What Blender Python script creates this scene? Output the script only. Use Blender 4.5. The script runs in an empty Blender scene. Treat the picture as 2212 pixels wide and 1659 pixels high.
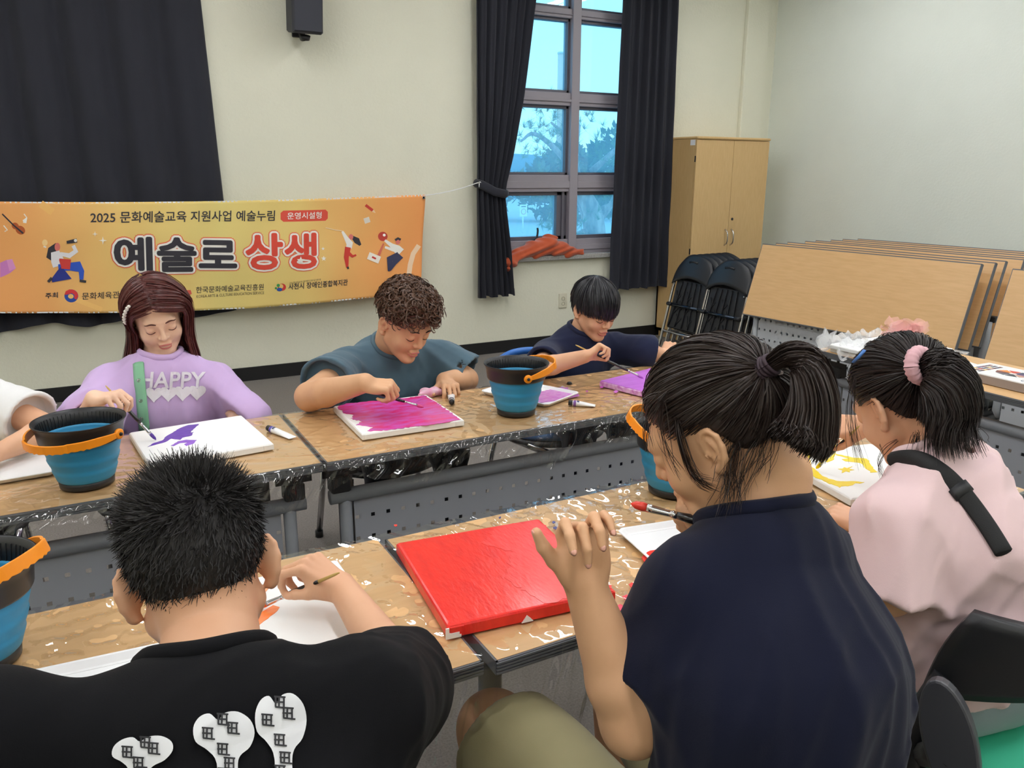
import bpy, bmesh, math, random
import numpy as np
from mathutils import Vector, Matrix, Euler
random.seed(7); rng = np.random.default_rng(7)
S = bpy.context.scene
COL = S.collection
pi = math.pi

# ------------------------------------------------------------------ camera
FPX, IMG_W, IMG_H = 1727.31, 2212.0, 1659.0
YAW, PIT, ROL, CAM_H = math.radians(28.5579), math.radians(14.7737), math.radians(0.24615), 1.477
_f = np.array([math.sin(YAW)*math.cos(PIT), math.cos(YAW)*math.cos(PIT), -math.sin(PIT)])
_r = np.array([math.cos(YAW), -math.sin(YAW), 0.0]); _u = np.cross(_r, _f)
_r, _u = math.cos(ROL)*_r+math.sin(ROL)*_u, -math.sin(ROL)*_r+math.cos(ROL)*_u
cam_d = bpy.data.cameras.new('camera'); cam = bpy.data.objects.new('camera', cam_d); COL.objects.link(cam)
cam_d.sensor_width = 36.0; cam_d.lens = 36.0*FPX/IMG_W; cam_d.clip_start = 0.02; cam_d.clip_end = 500
cam.matrix_world = Matrix(((_r[0], _u[0], -_f[0], 0), (_r[1], _u[1], -_f[1], 0), (_r[2], _u[2], -_f[2], CAM_H), (0, 0, 0, 1)))
S.camera = cam

# ------------------------------------------------------------------ world, lights, exposure
def lin(c):
    if isinstance(c, str):
        c = [int(c[i:i+2], 16) for i in (0, 2, 4)]
    return tuple(((x/255)/12.92 if x/255 <= 0.04045 else ((x/255+0.055)/1.055)**2.4) for x in c[:3])
S.view_settings.view_transform = 'Standard'; S.view_settings.look = 'None'
S.view_settings.gamma = 1.0; S.view_settings.use_curve_mapping = False
S.view_settings.exposure = 0.02
S.cycles.use_denoising = True
S.cycles.max_bounces = 10; S.cycles.diffuse_bounces = 4; S.cycles.glossy_bounces = 4
S.cycles.transparent_max_bounces = 24; S.cycles.transmission_bounces = 6
S.cycles.sample_clamp_indirect = 6.0
S.cycles.caustics_reflective = False; S.cycles.caustics_refractive = False
LAMP_L = 23.5
W = bpy.data.worlds.new('world'); S.world = W; W.use_nodes = True
wn = W.node_tree.nodes; wl = W.node_tree.links
bg = wn['Background']
tc = wn.new('ShaderNodeTexCoord'); sp = wn.new('ShaderNodeSeparateXYZ'); cr = wn.new('ShaderNodeValToRGB')
wl.new(tc.outputs['Generated'], sp.inputs[0]); wl.new(sp.outputs['Z'], cr.inputs[0])
cr.color_ramp.elements[0].position = 0.0; cr.color_ramp.elements[0].color = (0.50, 0.86, 1.0, 1)
cr.color_ramp.elements[1].position = 0.55; cr.color_ramp.elements[1].color = (0.28, 0.66, 1.0, 1)
wl.new(cr.outputs[0], bg.inputs[0]); bg.inputs[1].default_value = 2.3
def ceiling_lamp_light(loc, sx, sy):
    pass

# ------------------------------------------------------------------ pixel <-> room helpers (camera above)
def ray(px, py):
    return _f+_r*((px-IMG_W/2)/FPX)-_u*((py-IMG_H/2)/FPX)
O = np.array([0, 0, CAM_H])
def aty(px, py, y): d = ray(px, py); return O+d*(y/d[1])
def atz(px, py, z): d = ray(px, py); return O+d*((z-CAM_H)/d[2])
def atx(px, py, x): d = ray(px, py); return O+d*(x/d[0])
def atd(px, py, D): return O+ray(px, py)*D

# ------------------------------------------------------------------ materials
MATS = {}
def mat(name, col, rough=0.6, metal=0.0, spec=0.5, var=0.0, vscale=20.0, bump=0.0, bscale=60.0, col2=None, stretch=None,
        coat=0.0, sheen=0.0, sss=0.0, transp=None, detail=4.0, bdist=0.002, coords='Object'):
    if name in MATS: return MATS[name]
    m = bpy.data.materials.new(name); m.use_nodes = True
    n = m.node_tree.nodes; l = m.node_tree.links; b = n['Principled BSDF']
    c = lin(col) if not (isinstance(col, tuple) and max(col) <= 1.0) else col
    b.inputs['Base Color'].default_value = (*c, 1); b.inputs['Roughness'].default_value = rough
    b.inputs['Metallic'].default_value = metal; b.inputs['Specular IOR Level'].default_value = spec
    b.inputs['Coat Weight'].default_value = coat; b.inputs['Coat Roughness'].default_value = 0.1
    if sheen: b.inputs['Sheen Weight'].default_value = sheen; b.inputs['Sheen Roughness'].default_value = 0.5
    if sss:
        b.inputs['Subsurface Weight'].default_value = sss; b.inputs['Subsurface Radius'].default_value = (1.0, 0.35, 0.2)
        b.inputs['Subsurface Scale'].default_value = 0.006
    if var or bump or col2:
        t = n.new('ShaderNodeTexCoord'); mp = n.new('ShaderNodeMapping')
        if stretch: mp.inputs['Scale'].default_value = stretch
        l.new(t.outputs[coords], mp.inputs[0])
    if var or col2:
        nz = n.new('ShaderNodeTexNoise'); nz.inputs['Scale'].default_value = vscale; nz.inputs['Detail'].default_value = detail
        l.new(mp.outputs[0], nz.inputs[0]); mx = n.new('ShaderNodeMix'); mx.data_type = 'RGBA'
        rp = n.new('ShaderNodeMapRange'); rp.inputs[1].default_value = 0.3; rp.inputs[2].default_value = 0.7
        l.new(nz.outputs[0], rp.inputs[0]); l.new(rp.outputs[0], mx.inputs[0])
        c2 = lin(col2) if col2 else tuple(x*(1-var) for x in c)
        mx.inputs[6].default_value = (*c, 1); mx.inputs[7].default_value = (*c2, 1)
        l.new(mx.outputs[2], b.inputs['Base Color'])
    if bump:
        nb = n.new('ShaderNodeTexNoise'); nb.inputs['Scale'].default_value = bscale; nb.inputs['Detail'].default_value = 3
        l.new(mp.outputs[0], nb.inputs[0]); bp = n.new('ShaderNodeBump'); bp.inputs['Strength'].default_value = bump
        bp.inputs['Distance'].default_value = bdist
        l.new(nb.outputs[0], bp.inputs['Height']); l.new(bp.outputs[0], b.inputs['Normal'])
    MATS[name] = m; return m

# ------------------------------------------------------------------ objects and tags
def tag(o, label=None, cat=None, group=None, kind=None):
    if label: o['label'] = label
    if cat: o['category'] = cat
    if group: o['group'] = group
    if kind: o['kind'] = kind
    return o
def thing(name, label, cat, loc=(0, 0, 0), rotz=0.0, group=None):
    o = bpy.data.objects.new(name, None); COL.objects.link(o); o.location = loc; o.rotation_euler = (0, 0, rotz)
    o.empty_display_size = 0.05
    return tag(o, label, cat, group)
def wm(o):
    M = o.matrix_parent_inverse @ Matrix.LocRotScale(o.location, o.rotation_euler, o.scale)
    return wm(o.parent) @ M if o.parent else Matrix.LocRotScale(o.location, o.rotation_euler, o.scale)
def adopt(o, parent):
    """parent o to an Empty while keeping o where it stands in the room (all geometry is written in room coordinates)"""
    o.parent = parent; o.matrix_parent_inverse = wm(parent).inverted()
def mesh_obj(name, verts, faces, m, parent=None, local=False, smooth=False, kind=None, label=None):
    me = bpy.data.meshes.new(name)
    if isinstance(verts, np.ndarray) and isinstance(faces, np.ndarray):
        nv, nf, k = len(verts), len(faces), faces.shape[1]
        me.vertices.add(nv); me.vertices.foreach_set('co', verts.astype(np.float32).ravel())
        me.loops.add(nf*k); me.loops.foreach_set('vertex_index', faces.astype(np.int32).ravel())
        me.polygons.add(nf); me.polygons.foreach_set('loop_start', np.arange(0, nf*k, k, dtype=np.int32))
        me.polygons.foreach_set('loop_total', np.full(nf, k, dtype=np.int32)); me.update(calc_edges=True); me.validate()
    else:
        me.from_pydata([tuple(map(float, v)) for v in verts], [], [tuple(int(i) for i in f) for f in faces]); me.update()
    if smooth: me.polygons.foreach_set('use_smooth', [True]*len(me.polygons))
    for mm in (m if isinstance(m, (list, tuple)) else [m]): me.materials.append(mm)
    o = bpy.data.objects.new(name, me); COL.objects.link(o)
    if parent is not None:
        if local: o.parent = parent
        else: adopt(o, parent)
    return tag(o, label, None, None, kind)

class MB:
    """collects simple solids; build() links them as one mesh object"""
    def __init__(s): s.v = []; s.f = []; s.mi = []; s.sm = []; s.cur = 0
    def add(s, v, f, smooth=False):
        k = len(s.v); s.v += [tuple(map(float, p)) for p in v]; s.f += [tuple(i+k for i in q) for q in f]
        s.mi += [s.cur]*len(f); s.sm += [smooth]*len(f); return s
    def box(s, c, d, R=None, bev=0.0):
        x, y, z = d[0]/2, d[1]/2, d[2]/2
        if bev <= 0:
            v = [(-x, -y, -z), (x, -y, -z), (x, y, -z), (-x, y, -z), (-x, -y, z), (x, -y, z), (x, y, z), (-x, y, z)]
            f = [(0, 3, 2, 1), (4, 5, 6, 7), (0, 1, 5, 4), (1, 2, 6, 5), (2, 3, 7, 6), (3, 0, 4, 7)]
        else:
            b = min(bev, x*.9, y*.9, z*.9)
            v = []; f = []
            def ring(zz, ins):
                X, Y = x-ins, y-ins; q = b*0.999 if ins == 0 else b*.6
                return [(-X+q, -Y, zz), (X-q, -Y, zz), (X, -Y+q, zz), (X, Y-q, zz), (X-q, Y, zz), (-X+q, Y, zz), (-X, Y-q, zz), (-X, -Y+q, zz)]
            R4 = [ring(-z, b), ring(-z+b, 0), ring(z-b, 0), ring(z, b)]
            for r in R4: v += r
            f.append(tuple(range(7, -1, -1)))
            for i in range(3):
                for j in range(8): f.append((i*8+j, i*8+(j+1) % 8, (i+1)*8+(j+1) % 8, (i+1)*8+j))
            f.append(tuple(range(24, 32)))
        if R is not None: v = [tuple(R @ Vector(p)) for p in v]
        return s.add([(p[0]+c[0], p[1]+c[1], p[2]+c[2]) for p in v], f)
    def bb(s, a, b, bev=0.0):
        return s.box([(a[i]+b[i])/2 for i in range(3)], [abs(b[i]-a[i]) for i in range(3)], None, bev)
    def tube(s, pts, r, n=10, caps=True, flat=None):
        """sweep a circle along pts; r scalar or list; flat=(vec, factor) squashes the section along vec"""
        P = np.array([list(map(float, p)) for p in pts]); m = len(P); rr = np.full(m, r, float) if np.isscalar(r) else np.array(r, float)
        T = np.gradient(P, axis=0); T /= np.linalg.norm(T, axis=1)[:, None]+1e-12
        ref = np.array([0, 0, 1.0]) if abs(T[0][2]) < .9 else np.array([1.0, 0, 0])
        A = np.cross(T[0], ref); A /= np.linalg.norm(A); v = []
        for i in range(m):
            A = A-T[i]*(A@T[i]); A /= np.linalg.norm(A)+1e-12; B = np.cross(T[i], A)
            for j in range(n):
                a = 2*pi*j/n; o = (A*math.cos(a)+B*math.sin(a))*rr[i]
                if flat is not None: fv = np.array(flat[0], float); fv /= np.linalg.norm(fv); o = o-fv*(o@fv)*(1-flat[1])
                v.append(tuple(P[i]+o))
        f = [(i*n+j, i*n+(j+1) % n, (i+1)*n+(j+1) % n, (i+1)*n+j) for i in range(m-1) for j in range(n)]
        if caps: f += [tuple(range(n-1, -1, -1)), tuple((m-1)*n+j for j in range(n))]
        return s.add(v, f, True)
    def lathe(s, prof, c=(0, 0, 0), n=32, R=None, closed=False):
        v = []; k = len(prof)
        for (r, z) in prof:
            for j in range(n):
                a = 2*pi*j/n; p = Vector((r*math.cos(a), r*math.sin(a), z))
                if R is not None: p = R @ p
                v.append((p[0]+c[0], p[1]+c[1], p[2]+c[2]))
        f = [(i*n+j, i*n+(j+1) % n, (i+1)*n+(j+1) % n, (i+1)*n+j) for i in range(k-1) for j in range(n)]
        if closed: f += [((k-1)*n+j, (k-1)*n+(j+1) % n, (j+1) % n, j) for j in range(n)]
        else:
            if prof[0][0] > 1e-6: f.append(tuple(range(n-1, -1, -1)))
            if prof[-1][0] > 1e-6: f.append(tuple((k-1)*n+j for j in range(n)))
        return s.add(v, f, True)
    def prism(s, poly, d, fr=None):
        """poly of (a,b) extruded from 0 to d along the third axis; fr = 4x4 Matrix"""
        n = len(poly); v = [(a, b, 0) for a, b in poly]+[(a, b, d) for a, b in poly]
        f = [tuple(range(n-1, -1, -1)), tuple(range(n, 2*n))]+[(i, (i+1) % n, n+(i+1) % n, n+i) for i in range(n)]
        if fr is not None: v = [tuple(fr @ Vector(p)) for p in v]
        return s.add(v, f)
    def grid(s, fn, nu, nv, smooth=True, flip=False):
        v = [tuple(fn(i/nu, j/nv)) for j in range(nv+1) for i in range(nu+1)]
        f = [(j*(nu+1)+i, j*(nu+1)+i+1, (j+1)*(nu+1)+i+1, (j+1)*(nu+1)+i) for j in range(nv) for i in range(nu)]
        if flip: f = [q[::-1] for q in f]
        return s.add(v, f, smooth)
    def build(s, name, m, parent=None, local=False, kind=None, label=None):
        ms = m if isinstance(m, (list, tuple)) else [m]
        o = mesh_obj(name, s.v, s.f, ms, parent, local, False, kind, label)
        o.data.polygons.foreach_set('material_index', s.mi); o.data.polygons.foreach_set('use_smooth', s.sm)
        o.data.update(); return o
def solidify(o, t, off=-1):
    md = o.modifiers.new('thick', 'SOLIDIFY'); md.thickness = t; md.offset = off; return o
def copy_tree(o, parent=None):
    c = o.copy(); COL.objects.link(c); c.parent = parent
    for ch in list(o.children): copy_tree(ch, c)
    return c
def frame(x, y, z, o): return Matrix(((x[0], y[0], z[0], o[0]), (x[1], y[1], z[1], o[1]), (x[2], y[2], z[2], o[2]), (0, 0, 0, 1)))
def unit(v): v = np.array(v, float); return v/(np.linalg.norm(v)+1e-12)
def catmull(pts, n):
    P = [np.array(p, float) for p in pts]; P = [2*P[0]-P[1]]+P+[2*P[-1]-P[-2]]; out = []
    for i in range(1, len(P)-2):
        for j in range(n):
            t = j/n; a, b, c, d = P[i-1:i+3]
            out.append(.5*((2*b)+(c-a)*t+(2*a-5*b+4*c-d)*t*t+(3*b-a-3*c+d)*t**3))
    out.append(P[-2]); return out

# ------------------------------------------------------------------ signed-distance sculpting (sparse surface nets)
def smin(a, b, k):
    if k <= 0: return np.minimum(a, b)
    h = np.clip(.5+.5*(b-a)/k, 0, 1); return b*(1-h)+a*h-k*h*(1-h)
def smax(a, b, k): return -smin(-a, -b, k)
def cone(P, a, b, ra, rb):
    a = np.asarray(a, float); b = np.asarray(b, float); ab = b-a
    t = np.clip(((P-a)@ab)/(ab@ab+1e-12), 0, 1); q = P-a-t[:, None]*ab
    return np.sqrt(np.einsum('ij,ij->i', q, q))-(ra+(rb-ra)*t)
def ball(P, c, r): q = P-np.asarray(c, float); return np.sqrt(np.einsum('ij,ij->i', q, q))-r
def ell(P, c, r, R=None):
    q = P-np.asarray(c, float)
    if R is not None: q = q@np.asarray(R)      # columns of R are the ellipsoid's axes
    r = np.asarray(r, float); k0 = np.sqrt(((q/r)**2).sum(1))+1e-9; k1 = np.sqrt(((q/(r*r))**2).sum(1))+1e-9
    return k0*(k0-1)/k1
def chain(P, pts, rad, k=0.0):
    d = None
    for i in range(len(pts)-1):
        e = cone(P, pts[i], pts[i+1], rad[i], rad[i+1]); d = e if d is None else smin(d, e, k)
    return d
def sculpt(fn, lo, hi, h, margin=1.25):
    lo = np.asarray(lo, float); hi = np.asarray(hi, float); Hc = h*8
    n = np.maximum(np.ceil((hi-lo)/Hc).astype(int), 1)
    I = np.stack(np.meshgrid(*[np.arange(k) for k in n], indexing='ij'), -1).reshape(-1, 3); s = Hc
    for lev in range(4):
        d = fn(lo+(I+.5)*s); I = I[np.abs(d) < s*.87*margin+h*.6]
        if lev == 3: break
        I = (I[:, None, :]*2+np.array([[a, b, c] for a in (0, 1) for b in (0, 1) for c in (0, 1)])[None]).reshape(-1, 3); s /= 2
    B = 1 << 20
    def key(J): return (J[:, 0].astype(np.int64)*B+J[:, 1])*B+J[:, 2]
    cor = np.array([[a, b, c] for a in (0, 1) for b in (0, 1) for c in (0, 1)])
    C = (I[:, None, :]+cor[None]).reshape(-1, 3); ck = key(C)
    uk, first, inv = np.unique(ck, return_index=True, return_inverse=True)
    D = fn(lo+C[first]*h)[inv.ravel()].reshape(-1, 8)
    act = (D.min(1) < 0) & (D.max(1) >= 0); I = I[act]; D = D[act]
    E = [(0, 4), (1, 5), (2, 6), (3, 7), (0, 2), (1, 3), (4, 6), (5, 7), (0, 1), (2, 3), (4, 5), (6, 7)]
    acc = np.zeros((len(I), 3)); cnt = np.zeros(len(I))
    for a, b in E:
        da, db = D[:, a], D[:, b]; m = (da < 0) != (db < 0); t = np.where(m, da/np.where(np.abs(da-db) < 1e-12, 1e-12, da-db), 0)
        p = cor[a]+(cor[b]-cor[a])*t[:, None]; acc += p*m[:, None]; cnt += m
    V = lo+(I+acc/np.maximum(cnt, 1)[:, None])*h
    kk = key(I); order = np.argsort(kk); sk = kk[order]
    def find(J):
        q = key(J); p = np.clip(np.searchsorted(sk, q), 0, len(sk)-1); ok = sk[p] == q; return np.where(ok, order[p], -1)
    F = []
    for ax, (u, v), cb in ((0, (1, 2), 4), (1, (2, 0), 2), (2, (0, 1), 1)):
        m = (D[:, 0] < 0) != (D[:, cb] < 0); J = I[m]; neg = D[m, 0] < 0
        eu = np.zeros(3, int); eu[u] = 1; ev = np.zeros(3, int); ev[v] = 1
        q = np.stack([find(J-eu-ev), find(J-ev), find(J), find(J-eu)], 1)
        ok = (q >= 0).all(1); q = q[ok]; ng = neg[ok]; q[~ng] = q[~ng][:, ::-1]; F.append(q)
    return V, np.concatenate(F)
def relax(V, F, n=1, w=0.5):
    """a little Laplacian smoothing so the voxel steps vanish"""
    e = np.concatenate([F[:, [0, 1]], F[:, [1, 2]], F[:, [2, 3]], F[:, [3, 0]]])
    for _ in range(n):
        a = np.zeros_like(V); c = np.zeros(len(V))
        for i, j in ((0, 1), (1, 0)):
            for k in range(3): a[:, k] += np.bincount(e[:, i], V[e[:, j], k], len(V))
            c += np.bincount(e[:, i], minlength=len(V))
        V = V*(1-w)+w*a/np.maximum(c, 1)[:, None]
    return V
def sdf_obj(name, fn, lo, hi, h, m, parent=None, label=None, smooth=1):
    V, F = sculpt(fn, lo, hi, h)
    if smooth: V = relax(V, F, smooth)
    return mesh_obj(name, V, F, m, parent, smooth=True, label=label)
def vnoise(P, sc, seed=0):
    """cheap smooth noise in [-1,1]: sums of rotated sines"""
    r = np.random.default_rng(seed); d = np.zeros(len(P))
    for i in range(6):
        k = r.normal(size=3); k = k/np.linalg.norm(k)*sc*(.6+1.1*r.random()); d += np.sin(P@k+r.random()*6.28+1.5*np.sin(P@np.roll(k, 1)*.7+r.random()*6))
    return d/3.5
# ------------------------------------------------------------------ shared materials
M_wall = mat('painted_plaster_cream', (228, 227, 208), .75, var=.03, vscale=3, bump=.55, bscale=55, bdist=.004)
M_wallr = mat('painted_plaster_green', (224, 229, 219), .75, var=.03, vscale=3, bump=.35, bscale=55, bdist=.004)
M_ceil = mat('ceiling_white', (235, 233, 225), .9)
M_floor = mat('carpet_grey', (128, 122, 116), .95, col2=(104, 99, 95), vscale=160, bump=.4, bscale=300)
M_black = mat('black_vinyl', (24, 24, 26), .45)
M_curtain = mat('black_cloth', (46, 47, 55),   .8, spec=.15, sheen=.12, bump=.25, bscale=60, bdist=.004)
M_wood = mat('beech_laminate', (224, 182, 130), .34, col2=(215, 172, 119), vscale=9, stretch=(1, 9, 9), detail=6)
M_cab = mat('cabinet_laminate', (208, 174, 122), .4, col2=(200, 165, 112), vscale=14, stretch=(9, 9, .9), detail=6)
M_edge = mat('grey_edge_band', (98, 100, 105), .45)
M_steel = mat('grey_powder_coat', (128, 131, 138), .5, var=.08, vscale=30)
M_panel = mat('grey_perforated_sheet', (150, 153, 161), .55)
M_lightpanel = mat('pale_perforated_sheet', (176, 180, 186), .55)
M_dark = mat('dark_plastic', (30, 30, 33), .5)
M_chrome = mat('chrome_tube', (205, 205, 208), .18, metal=1.0)
M_blackplast = mat('black_chair_plastic', (34, 35, 39), .42, bump=.1, bscale=200)
M_canvas = mat('primed_canvas', (240, 240, 238), .85, bump=.3, bscale=900, bdist=.0004)
M_white = mat('white_plastic', (238, 239, 240), .35)
M_frame = mat('window_aluminium', (148, 142, 150), .45)
M_granite = mat('granite', (196, 194, 190), .3, col2=(110, 108, 106), vscale=240)
def schlick(n, l, f0, k):
    lw = n.new('ShaderNodeLayerWeight'); lw.inputs[0].default_value = .5; p = n.new('ShaderNodeMath'); p.operation = 'POWER'; p.inputs[1].default_value = 4.0
    a = n.new('ShaderNodeMath'); a.operation = 'MULTIPLY_ADD'; a.inputs[1].default_value = k*(1-f0); a.inputs[2].default_value = f0
    l.new(lw.outputs['Facing'], p.inputs[0]); l.new(p.outputs[0], a.inputs[0]); return lw, a
def film_material():
    m = bpy.data.materials.new('clear_film'); m.use_nodes = True; n = m.node_tree.nodes; l = m.node_tree.links; n.clear()
    o = n.new('ShaderNodeOutputMaterial'); mx = n.new('ShaderNodeMixShader'); tr = n.new('ShaderNodeBsdfTransparent'); g = n.new('ShaderNodeBsdfGlossy')
    tr.inputs[0].default_value = (.97, .97, .97, 1); g.inputs['Roughness'].default_value = .025
    fr, ma = schlick(n, l, .085, 1.0)
    t = n.new('ShaderNodeTexCoord'); nz = n.new('ShaderNodeTexNoise'); nz.inputs['Scale'].default_value = 16; nz.inputs['Detail'].default_value = 1.0
    nz.inputs['Distortion'].default_value = 1.4
    bp = n.new('ShaderNodeBump'); bp.inputs['Strength'].default_value = .14; bp.inputs['Distance'].default_value = .006
    l.new(t.outputs['Object'], nz.inputs[0]); l.new(nz.outputs[0], bp.inputs['Height'])
    l.new(bp.outputs[0], g.inputs['Normal']); l.new(bp.outputs[0], fr.inputs['Normal'])
    l.new(ma.outputs[0], mx.inputs[0]); l.new(tr.outputs[0], mx.inputs[1]); l.new(g.outputs[0], mx.inputs[2])
    l.new(mx.outputs[0], o.inputs[0]); return m
M_film = film_material()
def glass_material():
    m = bpy.data.materials.new('hazy_window_glass'); m.use_nodes = True; n = m.node_tree.nodes; l = m.node_tree.links; n.clear()
    o = n.new('ShaderNodeOutputMaterial'); tr = n.new('ShaderNodeBsdfTransparent'); tl = n.new('ShaderNodeBsdfTranslucent'); g = n.new('ShaderNodeBsdfGlossy')
    tr.inputs[0].default_value = (.80, .94, 1.0, 1); tl.inputs[0].default_value = (.50, .82, 1.0, 1); g.inputs['Roughness'].default_value = .02
    a = n.new('ShaderNodeMixShader'); a.inputs[0].default_value = .20; b = n.new('ShaderNodeMixShader'); fr, ma = schlick(n, l, .04, .8)
    l.new(tr.outputs[0], a.inputs[1]); l.new(tl.outputs[0], a.inputs[2]); l.new(ma.outputs[0], b.inputs[0]); l.new(a.outputs[0], b.inputs[1]); l.new(g.outputs[0], b.inputs[2])
    l.new(b.outputs[0], o.inputs[0]); return m
M_glass = glass_material()
def emit_material(name, c, s):
    m = bpy.data.materials.new(name); m.use_nodes = True; n = m.node_tree.nodes; n.clear(); o = n.new('ShaderNodeOutputMaterial'); e = n.new('ShaderNodeEmission')
    e.inputs[0].default_value = (*c, 1); e.inputs[1].default_value = s; m.node_tree.links.new(e.outputs[0], o.inputs[0]); return m
M_lamp = emit_material('lit_diffuser', (.975, .99, 1.02), LAMP_L)
# ------------------------------------------------------------------ the room
X0, X1, Y0, Y1, ZC = -2.3, 6.0, -2.6, 5.9, 3.3
WX0, WX1, WZ0, WZ1 = 2.98, 4.69, .80, 3.12
def structure(o): o['kind'] = 'structure'; return o
m = MB(); m.bb((X0-.2, Y0-.2, -.12), (X1+.2, Y1+.2, 0)); structure(m.build('floor', M_floor))
m = MB(); m.bb((X0-.2, Y0-.2, ZC), (X1+.2, Y1+.2, ZC+.12)); structure(m.build('ceiling', M_ceil))
m = MB()
m.bb((X0, Y1, 0), (WX0, Y1+.2, ZC)); m.bb((WX1, Y1, 0), (X1, Y1+.2, ZC)); m.bb((WX0, Y1, 0), (WX1, Y1+.2, WZ0-.04)); m.bb((WX0, Y1, WZ1), (WX1, Y1+.2, ZC))
structure(m.build('wall_back', M_wall))
m = MB(); m.bb((X1, Y0, 0), (X1+.2, Y1+.2, ZC)); structure(m.build('wall_right', M_wallr))
m = MB(); m.bb((X0-.2, Y0, 0), (X0, Y1+.2, ZC)); structure(m.build('wall_left', M_wall))
m = MB(); m.bb((X0, Y0-.2, 0), (X1, Y0, ZC)); structure(m.build('wall_front', M_wall))
m = MB(); m.bb((X0, Y1-.012, 0), (X1, Y1+.001, .098)); m.bb((X0, Y1-.014, .09), (X1, Y1, .1)); structure(m.build('baseboard_back', M_black))
m = MB(); m.bb((X1-.012, Y0, 0), (X1+.001, Y1, .098)); m.bb((X1-.014, Y0, .09), (X1, Y1, .1)); structure(m.build('baseboard_right', M_black))
m = MB(); m.bb((5.60, Y1-.045, 0), (5.86, Y1+.001, ZC), .006); structure(m.build('trim_1', M_wall))
# window: aluminium frame with recessed rails, panes, granite sill
root = thing('window_1', None, None, (3.83, 6.0, .8)); root['kind'] = 'structure'
m = MB(); fy0, fy1 = 5.955, 6.06
ZR = [(.80, .925), (1.325, 1.464), (2.02, 2.123), (2.693, 2.766), (3.04, 3.12)]
for a, b in ZR: m.bb((WX0, fy0, a), (WX1, fy1, b), .004)
m.bb((WX0, fy0-.006, .80), (WX0+.09, fy1, 3.12), .004); m.bb((WX1-.09, fy0-.006, .8), (WX1, fy1, 3.12), .004)
m.bb((3.785, fy0-.018, .80), (3.865, fy1, 3.12), .004)
for a, b in ZR: m.bb((WX0, fy0-.012, a+.03), (WX1, fy0, b-.05), .003)
m.build('window_frame', M_frame, root)
for i in range(4):
    za, zb = ZR[i][1], ZR[i+1][0]
    for xa, xb in ((WX0+.09, 3.785), (3.865, WX1-.09)):
        m = MB(); e = .022
        if i == 0:
            e = .03; w = .10 if xb < 3.8 else .03
            m.bb((xa, fy0+.03, za), (xa+e, fy1-.01, zb), .002); m.bb((xb-w, fy0+.03, za), (xb, fy1-.01, zb), .002)
            if w > .05: m.bb((xb-.055, fy0+.015, za), (xb-.03, fy0+.03, zb), .002)
        else:
            m.bb((xa, fy0+.03, za), (xa+e, fy1-.01, zb), .002); m.bb((xb-e, fy0+.03, za), (xb, fy1-.01, zb), .002)
        m.bb((xa, fy0+.03, za), (xb, fy1-.01, za+e), .002); m.bb((xa, fy0+.03, zb-e), (xb, fy1-.01, zb), .002)
        s_ = m.build('sash', mat('sash_dark', (92, 90, 100), .45), root)
        m = MB(); m.bb((xa+.01, 6.02, za+.01), (xb-.01, 6.026, zb-.01)); m.build('pane', M_glass, s_)
m = MB(); m.tube(catmull([(3.42, 5.95, .915), (3.46, 5.935, .95), (3.475, 5.94, 1.0), (3.475, 5.945, 1.03)], 5), .009, 8); m.build('window_handle', M_dark, root)
m = MB(); m.tube(catmull([(4.30, 5.95, .93), (4.335, 5.935, .96), (4.35, 5.94, 1.02)], 5), .009, 8); m.build('window_handle', M_frame, root)
m = MB(); m.bb((2.9, 5.845, .762), (4.76, 6.0, .802), .004); m.build('window_sill', M_granite, root)
# ceiling lamps (the room's light)
lx = (-1.4, .7, 2.8, 4.9); ly = (-1.4, .5, 2.4, 4.3)
for x in lx:
    for y in ly:
        r = thing('ceiling_lamp', 'white fluorescent ceiling lamp '+['left of the banner, ', 'above the red-haired girl, ', 'above the navy-shirted person, ', 'beside the right wall, '][lx.index(x)]+['behind the camera', 'over the near seats', 'over the far tables', 'close to the window wall'][ly.index(y)], 'lamp', (x, y, ZC), 0, 'ceiling lamps')
        m = MB(); m.bb((x-.17, y-.62, ZC-.06), (x+.17, y+.62, ZC+.001), .008); m.build('housing', M_white, r)
        for dx in (-.075, .075):
            m = MB(); m.bb((x+dx-.0435, y-.59, ZC-.072), (x+dx+.0435, y+.59, ZC-.0605)); m.build('diffuser', M_lamp, r)

# ------------------------------------------------------------------ outside the window
M_grass = mat('verge_grass', (150, 175, 120), .9, col2=(110, 140, 90), vscale=8)
m = MB(); m.bb((-10, 6.6, -.5), (40, 60, -.32)); o = m.build('ground_outside', mat('pale_asphalt', (196, 196, 192), .9, var=.1)); structure(o)
def hillf(u, v):
    x = 2+u*60; y = 52+v*14; z = -.4+(6.6*math.exp(-((u-.16)/.13)**2)+4.6*math.exp(-((u-.45)/.2)**2)+.5*math.sin(u*34))*math.sin(min(1, v*1.2)*pi/2); return x, y, z
m = MB(); m.grid(hillf, 60, 8); o = m.build('hill_outside', mat('far_hill', (88, 128, 140), .95, var=.3, vscale=.6)); structure(o)
M_needle = mat('pine_needles', (96, 128, 70), .7); M_bark = mat('pine_bark', (190, 172, 160), .9, col2=(104, 84, 78), vscale=14, stretch=(1, 1, .35), bump=.6, bscale=30, bdist=.01)
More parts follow.
